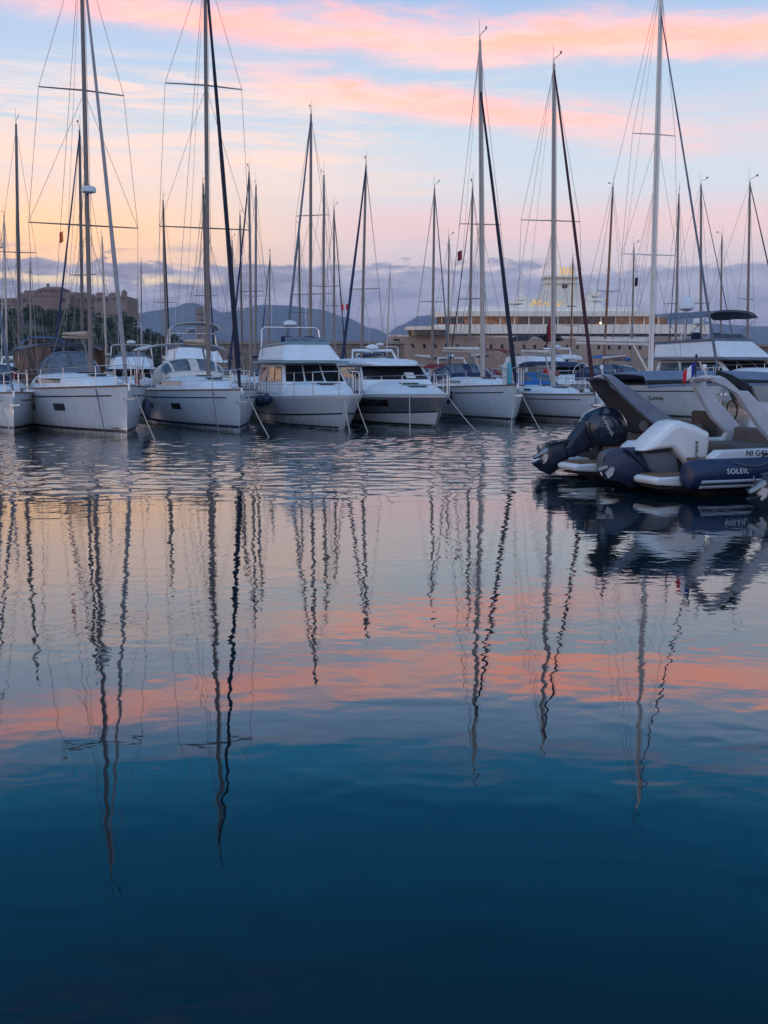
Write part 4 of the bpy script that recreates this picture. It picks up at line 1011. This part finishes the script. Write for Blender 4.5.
# ------------------------------------------------------------------ RIBs on the right
HDG = R(20)
def rib(name, label, O, navy, grey, arch_far, arch_near, arch_mats, motor, canopy_x, tops, aw=.88, reg=None, brand=None, canopy_m=None, platforms=True, aft=0., L=7.2):
    root = thing(name, label, 'inflatable boat', (O[0], O[1], 0), HDG)
    f = Vector((math.cos(HDG), math.sin(HDG), 0)); prt = Vector((-math.sin(HDG), math.cos(HDG), 0)); O3 = Vector((O[0], O[1], 0)); C0 = Vector((0,0,CAM_H))
    def loc(px, py, y0=0.):
        r = ray(px, py); k = (y0 - (C0 - O3).dot(prt))/r.dot(prt); p = C0 + r*k - O3
        return (p.dot(f), p.z)
    poly = lambda pts, y0=0.: [loc(a, b, y0) for a, b in pts]
    tz, tr_ = .33, .25
    # buoyancy tube: one U-shaped sleeve
    side = []
    for x in (-.64+aft, -.61+aft, -.50+aft, aft*.6, .6+aft*.4, 1.6, 2.8, 4.0, 5.0): side.append((x, 1.05))
    bow = [(5.8, .98), (6.5, .78), (7.0, .42), (7.15, 0)]
    half_ = [(x, -y) for x, y in side + bow[:-1]]; pts = half_ + [bow[-1]] + [(x, -y) for x, y in half_[::-1]]
    zs = lambda x: tz + .35*sstep(4.2, 7.1, x)
    rads = [.13, .20, .245] + [tr_]*(len(pts)-6) + [.245, .20, .13]
    mb = MB(); mb.path([(x, y, zs(x)) for x, y in pts], rads, 20); tube = mb.build('tube', navy, root)
    for dzz, m_, rr in ((-.085, grey, .028), (-.165, grey, .030)):
        q = MB(); q.path([(x, y + math.copysign((tr_**2 - dzz**2)**.5 - .006, y) if abs(y) > .5 else y, zs(x) + dzz) for x, y in pts[2:-2] if abs(y) > .5 and y < 0], rr, 8); q.build('rubbing_strake', m_, tube)
        q = MB(); q.path([(x, y + (tr_**2 - dzz**2)**.5 - .006, zs(x) + dzz) for x, y in pts[2:-2] if y > .5], rr, 8); q.build('rubbing_strake', m_, tube)
    # rigid hull and cockpit
    mb = MB(); mb.prism([(-.15,.42),(-.1,-.25),(5.0,-.22),(6.6,.25),(6.8,.45)], -.85, .85, .03); mb.build('hull', BLACKC, root, smooth=False, bevel=.03)
    mb = MB(); mb.box((3.0, 0, .52), (6.2, 1.72, .05)); mb.build('cockpit_deck', TEAK, root, smooth=False)
    mb = MB(); mb.prism([(-.12,.40),(-.12,.60),(.02,.70),(5.5,.76),(5.6,.62),(.4,.44)], -1.02, -.80, .02); mb.prism([(-.12,.40),(-.12,.60),(.02,.70),(5.5,.76),(5.6,.62),(.4,.44)], .80, 1.02, .02); cm = mb.build('coaming', WHITE, root, bevel=.03, smooth=False)
    for y in ((-.52, .52) if platforms else ()):
        mb = MB(); mb.prism([(-1.02,.17),(-1.05,.25),(-.98,.29),(.05,.31),(.05,.15),(-.6,.14)], y-.33, y+.33, .02); sp_ = mb.build('swim_platform', DECK, root, bevel=.03, smooth=False)
        mb = MB(); mb.box((-.42, y, .125), (1.0, .62, .03)); mb.build('shade_slab', BLACKC, sp_, smooth=False)  # black slab added below the platform, shade put in as colour
    for y in ((-.52,) if platforms else ()):
        q = MB(); q.box((-.5, y, .305), (.85, .56, .018)); q.build('teak_pad', TEAK, root, smooth=False)
        q = MB(); q.path([(-.25,y-.15,.3),(-.25,y-.15,.42),(-.25,y+.1,.42),(-.25,y+.1,.3)], .018, 6); q.build('ladder_handle', STEEL, root)
    mb = MB(); mb.box((1.25, 0, .63), (.9, 1.5, .2)); mb.build('sun_pad', TAUPE, root, bevel=.06)
    mb = MB(); mb.box((1.62, 0, .80), (.16, 1.45, .34)); mb.build('aft_backrest', TAUPE, root, bevel=.05)
    mb = MB(); mb.prism([(2.9,.5),(2.95,1.2),(3.1,1.35),(3.55,1.3),(3.75,.9),(3.8,.5)], -.42, .42, .05); cs = mb.build('console', WHITE, root, bevel=.03, smooth=False)
    q = MB(); q.prism([(3.15,1.33),(3.20,1.33),(3.0,1.68),(2.96,1.68)], -.38, .38); q.build('windscreen', VINYL, cs, smooth=False)
    q = MB(); q.path([(2.86 + .02*math.cos(a), .19*math.cos(a), 1.16 + .19*math.sin(a)) for a in [k*math.pi/8 for k in range(17)]], .016, 6); q.build('steering_wheel', BLACK, cs)
    mb = MB(); mb.box((2.45, 0, .74), (.45, .9, .42)); mb.box((2.28, 0, 1.0), (.10, .9, .32)); mb.build('helm_seat', TAUPE, root, bevel=.06)
    for sy in (-1, 1):
        q = MB(); pts_ = []
        for k in range(25):
            x = .1 + k*.18; sag = .07*abs(math.sin(k*math.pi/4)); pts_.append((x, sy*(1.05 + .17 + sag*.9), zs(x) + .20 - sag))
        q.path(pts_, .013, 6); q.build('grab_line', ROPED, tube)
        for k in range(3):
            q = MB(); x = .95 + k*1.3; q.path([(x-.16, sy*1.05, zs(x)+.24), (x-.12, sy*1.05, zs(x)+.30), (x+.12, sy*1.05, zs(x)+.30), (x+.16, sy*1.05, zs(x)+.24)], .018, 6); q.build('handle', BLACK, tube)
    for y in (-.62, .62):
        q = MB(); q.path([(.25, y-.09, .60), (.25, y-.05, .645), (.25, y+.05, .645), (.25, y+.09, .60)], .016, 6); q.build('cleat', STEEL, root)
    # roll-bar arch: two raked legs and a crossbar
    af, an = poly(arch_far, aw), poly(arch_near, -aw)
    q = MB(); q.prism(af, aw-.06, aw+.06, .04); a_ = q.build('roll_bar', arch_mats[0], root, smooth=False, bevel=.012)
    q = MB(); q.prism(an, -aw-.06, -aw+.06, .04); q.build('leg', arch_mats[1], a_, smooth=False, bevel=.012)
    (fx, fz), (nx, nz) = loc(*tops[0], aw), loc(*tops[1], -aw)
    q = MB(); q.path([(lerp(fx, nx, k/6), lerp(aw, -aw, k/6), lerp(fz, nz, k/6) + .02*math.sin(math.pi*k/6)) for k in range(7)], .10, 10, sx=.5); q.build('crossbar', arch_mats[1], a_)
    q = MB(); q.path([(nx, -aw*.7, nz), (nx-.05, -aw*.7, nz+.16)], .014, 6); q.lathe((nx-.05, -aw*.7, nz+.16), [(.03,0),(.035,.05),(.02,.07)], 8); q.build('stern_light', WHITEF, a_)
    if canopy_x:
        x0, x1, zc_ = canopy_x
        def Cn(u, v):
            a = v*2-1; return Vector((lerp(x0, x1, u), a*.95, zc_ + .05*(1-a*a) - .20*sstep(.88, 1, abs(a)) - .04*abs(2*u-1)**4))
        q = MB(); q.shell(lambda u, v: Cn(1-u, v) if False else Cn(u, v), 14, 12, .02); cn = q.build('bimini', canopy_m or mat('canvas_slate', (.15,.20,.29), .8, bump=.008, bscale=20), root)
        for y in (-.9, .9):
            q = MB(); q.path([(x0, y, zc_-.14), (lerp(x0,x1,.5), y, zc_-.12), (x1, y, zc_-.16)], .045, 8); q.build('frame', BLACKC, cn)
            q = MB(); q.path([(x1-.2, y, zc_-.12), (x1-.5, y*1.02, .74)], .016, 6); q.build('strut', STEEL, cn)
    # outboard motor, tilted up
    mm_ = motor
    cow = poly(mm_['cowl'], mm_.get('cy', 0.)); mid = poly(mm_['mid']); low = poly(mm_['low'])
    q = MB(); q.prism(mid, -.13, .13, layers=[(0,.75),(.2,1),(.8,1),(1,.75)]); om = q.build('outboard_motor', mm_['mid_m'], root, bevel=.015, smooth=True)
    q = MB(); q.prism(cow, -.29, .29, layers=mm_.get('lay', [(0,.55),(.08,.78),(.22,.96),(.5,1.0),(.78,.96),(.92,.78),(1,.55)])); q.build('cowling', mm_['cowl_m'], om, angle=30 if mm_.get('crisp') else 38, bevel=.04 if mm_.get('crisp') else .012)
    q = MB(); q.prism(low, -.10, .10, layers=[(0,.35),(.15,.75),(.4,1),(.6,1),(.85,.75),(1,.35)]); q.build('gearcase', mm_['low_m'], om, angle=40, bevel=.01)
    px_, pz_ = loc(*mm_['prop']); ax = Vector((mm_['axis'][0], 0, mm_['axis'][1])).normalized(); s1 = Vector((0,1,0)); s2 = ax.cross(s1)
    q = MB(); c_ = Vector((px_, 0, pz_)); q.path([c_ + ax*.16, c_, c_ - ax*.20], [.035, .06, .075], 12)
    for k in range(3):
        a = k*2.094 + .5; d_ = s1*math.cos(a) + s2*math.sin(a); e_ = d_.cross(ax)
        pl = [c_ + d_*.05 - e_*.03 - ax*.05, c_ + d_*.05 + e_*.03 + ax*.05, c_ + d_*.17 + e_*.085 + ax*.06, c_ + d_*.20 + e_*.02, c_ + d_*.16 - e_*.07 - ax*.06]
        q.add(pl + [p + ax*.014 for p in pl], [(0,1,2,3,4), (9,8,7,6,5)] + [(i, (i+1) % 5, (i+1) % 5+5, i+5) for i in range(5)])
    q.build('propeller', mat('prop_metal', (.30,.30,.31), .35, .8), om)
    q = MB(); va, vb = [Vector((p[0], 0, p[1])) for p in poly(mm_['plate'])]
    q.hexa([va + Vector((0,-.14,0)), va + Vector((0,.14,0)), vb + Vector((0,.10,0)), vb + Vector((0,-.10,0))], [va + Vector((.01,-.14,.02)), va + Vector((.01,.14,.02)), vb + Vector((.01,.10,.02)), vb + Vector((.01,-.10,.02))]); q.build('cavitation_plate', mm_['low_m'], om, smooth=False)
    br = MB(); br.prism([(-.12,.25),(-.20,.62),(-.05,.80),(.10,.70),(.06,.28)], -.17, .17, .04); br.build('transom_bracket', BLACK, om, bevel=.02)
    q = MB(); q.path([(-.1,.1,.4), loc(*mm_['ram'])[:1] + (.1,) + loc(*mm_['ram'])[1:]], .028, 8); q.build('tilt_ram', STEEL, om)
    lowc = [p for p in cow]
    q = MB(); ed = [loc(a, b) for a, b in mm_['cowl'][-6:]] + [cow[0]]
    for sy in (-.235, .235): q.path([(x, sy, z) for x, z in ed], .016, 6)
    q.build('cowl_seam', BLACK, om)
    q = MB()
    for k in range(3): q.path([(.05, -.12 + k*.1, .55), (.25 + k*.06, -.2 + k*.1, .62), (.5, -.3 + k*.12, .50), (.7, -.35 + k*.1, .56)], .022, 8)
    q.build('control_hose', BLACK, om)
    for (body, px, py, size, ang, m_) in mm_['text']:
        x_, z_ = loc(px, py, -.30); text('lettering', body, size, m_, om, (x_, -.302, z_), (math.pi/2, -R(ang), 0), ext=.006)
    if brand:
        for k, off in enumerate((0, 2.6, 5.2)):
            pa, pb = loc(714, 371.5 + off, -.80), loc(746, 385.5 + off, -.80)
            q = MB(); q.path([(pa[0]+.05, -.80, pa[1]), (lerp(pa[0],pb[0],.5), -.84, lerp(pa[1],pb[1],.35)), (pb[0], -.84, pb[1])], .028, 8); q.build('folded_canopy', BLACKC, a_)
        bx_ = loc(738, 472.5, -1.30); text('lettering', brand, .115, WHITEF, tube, (bx_[0], -1.05 - .246, .395), (R(75), 0, 0), ext=.003, spacing=1.18)
    if reg:
        bx_ = loc(746, 459, -1.03); text('registration', reg, .13, DARKW, cm, (bx_[0], -1.026, .645), (math.pi/2, 0, 0), ext=.003, spacing=1.05, align='LEFT')
    return root, loc, a_
TAUPE = mat('pad_taupe', (.10, .086, .085), .7)
NAVYT = mat('hypalon_navy', (.008, .024, .078), .45, var=.08, bump=.002, bscale=60); GREYT = mat('hypalon_grey', (.10, .11, .13), .5, var=.1)
STRK = mat('strake_grey', (.42, .46, .54), .5)
LETW = mat('decal_silver', (.62, .66, .72), .3, .3)
black_motor = dict(cowl=[(582,421),(587.5,413.5),(596,408.5),(603,406.5),(611,407.5),(617,411.5),(622.6,420),(624.6,431.6),(623,441),(616,447.5),(603,451),(592.7,448.6),(586.5,442),(582,433)],
    mid=[(566,442),(574,431),(583,420.5),(592,430),(594,446),(585,449),(573,457),(566,457),(563,447)],
    low=[(544.5,451),(546,443.5),(554,440),(565,442),(571,455),(561,467),(550,475),(540.6,471),(531.5,463.5),(540,459.5)], prop=(541,454), axis=(-.8,-.38), plate=((548,444),(566,440)), ram=(590,444),
    cowl_m=mat('cowl_black', (.014,.020,.042), .18, var=.1, coat=.6), mid_m=mat('leg_black', (.014,.022,.045), .3), low_m=mat('gear_black', (.016,.024,.042), .38), text=[('YAMAHA', 607.5, 426, .10, -58, LETW)])
white_motor = dict(cowl=[(637,451.5),(645,444),(655,434.5),(663,427),(670,421.5),(678,420.2),(694,425),(708,432.5),(707,448),(705,464),(694,466),(684,466),(676,455.5),(668,447.5),(652,449.5)],
    mid=[(639,452),(652,449),(668,446.5),(684,467),(690,474),(672,476),(655,477),(646,468)],
    low=[(602,462),(608,452),(620,447.5),(634,447),(641,452),(649,464),(651,477),(640,485),(629,488.6),(621,482),(605,479.5),(601,470)], prop=(606,467), axis=(-.85,-.30), plate=((622,449),(646,471)), ram=(670,470),
    cowl_m=mat('cowl_white', (.80,.81,.82), .25, var=.05, coat=.4), mid_m=mat('leg_grey', (.15,.17,.21), .35), low_m=mat('gear_grey', (.022,.035,.075), .38), lay=[(0,.80),(.10,.97),(.2,1),(.8,1),(.90,.97),(1,.80)], cy=-.16, crisp=True, text=[('EVINRUDE', 696.5, 451, .07, -90, mat('decal_grey', (.10,.11,.14), .4))])
mv = lambda P: (746 + (P[0]-531.5)*1.2, 471 + (P[1]-440)*1.2)
far_motor = dict(cowl=[mv(p) for p in black_motor['cowl']], mid=[mv(p) for p in black_motor['mid']], low=[mv(p) for p in black_motor['low']], prop=mv(black_motor['prop']), axis=(-.8,-.38),
    plate=tuple(mv(p) for p in black_motor['plate']), ram=mv(black_motor['ram']), cowl_m=MATS['cowl_black'], mid_m=MATS['leg_black'], low_m=MATS['gear_black'], text=[])
O_A, O_B, O_C = (4.05, 21.37), (4.90, 18.92), (6.55, 16.75)
ARG = mat('arch_grey', (.50, .52, .57), .4, var=.06); ARD = mat('arch_dark', (.055, .05, .055), .5); ARB = mat('arch_slate', (.21, .25, .33), .4)
RA = rib('inflatable_boat', 'dark inflatable boat with a slate arch, long bimini and tilted black outboard', O_A, GREYT, STRK,
    [(588,379),(597,375.6),(611,388),(630,404),(647,419),(656.6,429),(655,433.8),(628,432.5),(619,419),(602,399)],
    [(602,374.5),(611,375),(640,396),(672,419),(690,432),(684,440),(666,434),(646,418.5),(628,402),(616,390)], (ARD, ARB), black_motor, (.35, 3.6, 1.86), ((598,378),(609,378)), .6)
RB = rib('inflatable_boat', 'navy inflatable boat with grey stripes, pale grey arch and tilted white outboard', O_B, NAVYT, STRK,
    [(690,380),(695,378.5),(704,380.5),(705,388),(724,409),(744,432.6),(753.5,444.8),(720,444.2),(726,432.6),(711,418),(694,388)],
    [(712,376.5),(718,375.6),(724,378.5),(738,390.5),(746.5,391),(768,414),(800,447),(806,458),(784,456),(760,430),(735,394),(722,386),(713,382)], (ARG, ARG), white_motor, None, ((697,380),(717,379)), .88, 'NI G41957', 'SOLEIL', aft=0.)
rib('inflatable_boat', 'inflatable boat at the right edge of which only the dark tilted gearcase shows', O_C, GREYT, STRK,
    [(690+152,380),(695+152,378.5),(704+152,380.5),(744+152,432.6),(753.5+152,444.8),(720+152,444.2),(726+152,432.6),(711+152,418)],
    [(712+152,376.5),(724+152,378),(746+152,391),(800+152,447),(806+152,458),(784+152,456),(760+152,430),(735+152,394),(722+152,386)], (ARG, ARG), far_motor, None, ((849,380),(869,379)), platforms=False, aft=.95)
# round speaker on the dark arch leg, badge on the grey one
x_, z_ = RA[1](643.5, 426, .53); q = MB(); q.path([(x_ + .085*math.cos(a), .53, z_ + .085*math.sin(a)) for a in [k*math.pi/10 for k in range(21)]], .018, 8); q.lathe((x_, .535, z_), [(.075,-.004),(.075,.004)], 16, axis='y'); q.build('speaker', mat('speaker_ring', (.34,.31,.30), .5), RA[2])
x_, z_ = RB[1](735.5, 438.5, .81); q = MB(); q.lathe((x_, .81, z_), [(.055,-.006),(.055,.006)], 16, axis='y'); q.build('badge', mat('badge_blue', (.10,.15,.24), .4), RB[2])
# ------------------------------------------------------------------ small things
def fender(p, r, l, m, label, ball=False):
    q = MB()
    prof = [(.02, l/2+.03), (r*.55, l/2), (r*.9, l/2-.10), (r, l/2-.2), (r, -l/2+.2), (r*.9, -l/2+.10), (r*.55, -l/2), (.02, -l/2-.03)] if not ball else [(.02, r+.04), (r*.4, r*.95), (r*.8, r*.6), (r, 0), (r*.8, -r*.6), (r*.4, -r*.92), (.02, -r)]
    o = thing('fender', label, 'fender', p, 0, 'fenders hung between the hulls')
    q.lathe((0,0,0), prof[::-1], 14); q.build('body', m, o)
    q = MB(); q.path([(0,0,(l/2 if not ball else r)), (0,.02,(l/2 if not ball else r)+.45)], .012, 6); q.build('lanyard', ROPED, o)
def on_hull(rec, t, s, side, out):
    root, S, half, sheer, M = rec; p = S(t, s, side); return M @ Vector((p.x, p.y + side*out, p.z))
fender(on_hull(FS[1], .55, .55, -1, .17), .14, .62, RUBBER, 'navy fender hanging beside the window of the radar sloop')
fender(on_hull(FS[1], .86, .40, -1, .18), .16, .75, FWHITE, 'white fender between the cropped sloop and the radar sloop')
fender(on_hull(FS[1], .25, .50, 1, .16), .14, .62, RUBBER, 'navy fender on the shaded side of the radar sloop')
fender(on_hull(FLY, .50, .80, -1, .20), .2, .5, RUBBER, 'large navy ball fender on the flybridge cruiser, the left one of two', True)
fender(on_hull(FLY, .41, .86, -1, .20), .19, .5, RUBBER, 'large navy ball fender on the flybridge cruiser, the right one of two', True)
fender(on_hull(FS[3], .33, .70, -1, .15), .12, .5, RUBBER, 'small navy fender on the sloop with the turquoise board')
fender(on_hull(FS[5], .50, .70, -1, .16), .13, .55, mat('fender_black', (.015,.015,.018), .5), 'black fender on the pale sloop above its window')
fender(on_hull(FS[4], .03, .62, 1, .22), .17, .6, FWHITE, 'white fender at the bow of the sloop behind the black outboard')

def line(p0, p1, label, m=ROPE, r=.016, sag=.05):
    p0, p1 = Vector(p0), Vector(p1); o = Vector((p1.x, p1.y, 0))
    q = MB(); q.path([p0.lerp(p1, k/8) - o - Vector((0,0,math.sin(k/8*math.pi)*sag)) for k in range(9)], r, 6)
    x = q.build('mooring_rope', m); x.location = o; tag(x, label, 'rope', 'mooring ropes running from the bows into the water')
def bow_line(rec, wpx, label, t=.02, side=1, m=ROPE):
    root, S, half, sheer, M = rec; p = M @ (S(t, .96, side)); e = on_water(*wpx)
    e = e + (e - p).normalized()*.25
    line(p, e, label, m)
bow_line(FS[0], (12, 438), 'pale mooring rope from the bow of the cropped sloop', .06, -1)
bow_line(FS[1], (155, 440), 'pale mooring rope slanting right from the radar sloop', .05)
bow_line(FS[1], (106, 436.5), 'dark mooring rope falling straight from the radar sloop', .10, -1, ROPED)
bow_line(FS[2], (269, 437), 'pale mooring rope slanting right from the sloop with the navy headsail', .05)
bow_line(FS[2], (219, 436), 'dark mooring rope falling down the side of the sloop with the navy headsail', .10, -1, ROPED)
bow_line(FLY, (368, 432), 'pale mooring rope slanting right from the flybridge cruiser', .06)
bow_line(FLY, (350, 433), 'mooring rope falling straight from the flybridge cruiser bow', .02, -1)
bow_line(HARD, (476, 430.5), 'pale mooring rope slanting right from the grey hardtop cruiser', .03)
bow_line(HARD, (410, 431), 'mooring rope falling straight down the side of the grey hardtop cruiser', .12, -1)
bow_line(FS[3], (511, 431), 'short mooring rope under the bow of the sloop with the turquoise board', .01, -1)
bow_line(FS[3], (541, 431), 'pale mooring rope slanting right from the sloop with the turquoise board', .03)

# turquoise and white board lashed on the foredeck
root, S, half, sheer, M = FS[3]
p = M @ (S(.045, 1, -1) + Vector((0, .12, .42))); 
bt = thing('paddle_board', 'white and turquoise board standing on the sloop foredeck', 'board', p, FS[3][0].rotation_euler.z)
q = MB(); q.prism([(-.52,-.38),(-.5,.30),(-.35,.38),(.02,.40),(.02,-.38)], -.05, .05, .03); q.build('panel', WHITEF, bt, bevel=.02)
q = MB(); q.prism([(.03,-.38),(.03,.40),(.22,.34),(.32,0),(.28,-.36)], -.05, .05, .03); q.build('nose', TURQ, bt, bevel=.02)

def flag(label, top, size, mats, name='flag', hang=.75, pole=None, side=-1, stripes='v', rz=0.):
    """cloth drooping from its upper hoist corner; stripes run with the hoist"""
    w_, h_ = size; o = thing(name, label, 'flag', top, rz)
    q = MB(); nu, nv = 12, 8; vs = []
    for i in range(nu+1):
        for j in range(nv+1):
            u, v = i/nu, j/nv
            x = side*w_*u*(1-hang*.55); z = -h_*v - hang*w_*u*.75
            y = .05*math.sin(u*9 + v*2)*u*w_*1.2
            vs.append((x, y, z))
    fs, mi = [], []
    for i in range(nu):
        for j in range(nv):
            a = i*(nv+1)+j; fs.append((a, a+nv+1, a+nv+2, a+1)); mi.append(min(i*len(mats)//nu, len(mats)-1))
    q.v = vs; q.f = fs; q.mi = mi
    c_ = q.build('cloth', mats, o, angle=80); sd = c_.modifiers.new('th', 'SOLIDIFY'); sd.thickness = .006
    if pole:
        q = MB(); q.path([(.012,0,-pole), (.012,0,.06)], .012, 8); q.lathe((.012,0,.06), [(.012,0),(.025,.03),(.01,.06)], 8); q.build('pole', BLACK, o)
    return o
# ensign on the navy boat's arch
x_, z_ = RB[1](695.5, 361, .88); pw = Matrix.Translation((O_B[0], O_B[1], 0)) @ Matrix.Rotation(HDG, 4, 'Z') @ Vector((x_, .88, z_))
flag('french tricolour flag drooping from a short pole on the pale grey arch', pw, (.36, .22), [BLUEF, WHITEF, REDF], hang=.75, pole=.34)
flag('dark red ensign hanging beside the mast of the sloop behind the black outboard', at(551.5, 317, 47.5), (.5, .8), [REDC, REDC, MAROON], hang=1.1, side=-1)
flag('small red pennant on a stay left of the tall white mast', at(462, 250, 62), (.3, .5), [REDC], hang=.4, side=-1)
flag('small red and white pennant on the navy headsail behind the hardtop cruiser', at(348, 304, 60), (.36, .3), [REDF, WHITEF, REDF], hang=.1, side=-1)
flag('tiny dark pennant under a spreader of the pale sloop', at(638, 277, 46), (.16, .34), [BLACKC], hang=.4, side=-1)
flag('small orange pennant under the lower spreader of the radar sloop', at(63, 231, 38), (.16, .34), [ORANGE, REDF], hang=.45, side=-1)

# ------------------------------------------------------------------ haze
hz = bpy.data.materials.new('haze'); hz.use_nodes = True; t = hz.node_tree; t.nodes.clear()
pv = t.nodes.new('ShaderNodeVolumePrincipled'); pv.inputs['Density'].default_value = .00013; pv.inputs['Color'].default_value = (.55, .66, .95, 1)
ou = t.nodes.new('ShaderNodeOutputMaterial'); t.links.new(pv.outputs[0], ou.inputs['Volume'])
mb = MB(); mb.box((0, 4650, 172), (19000, 9500, 348)); tag(mb.build('haze', hz, smooth=False), kind='stuff')
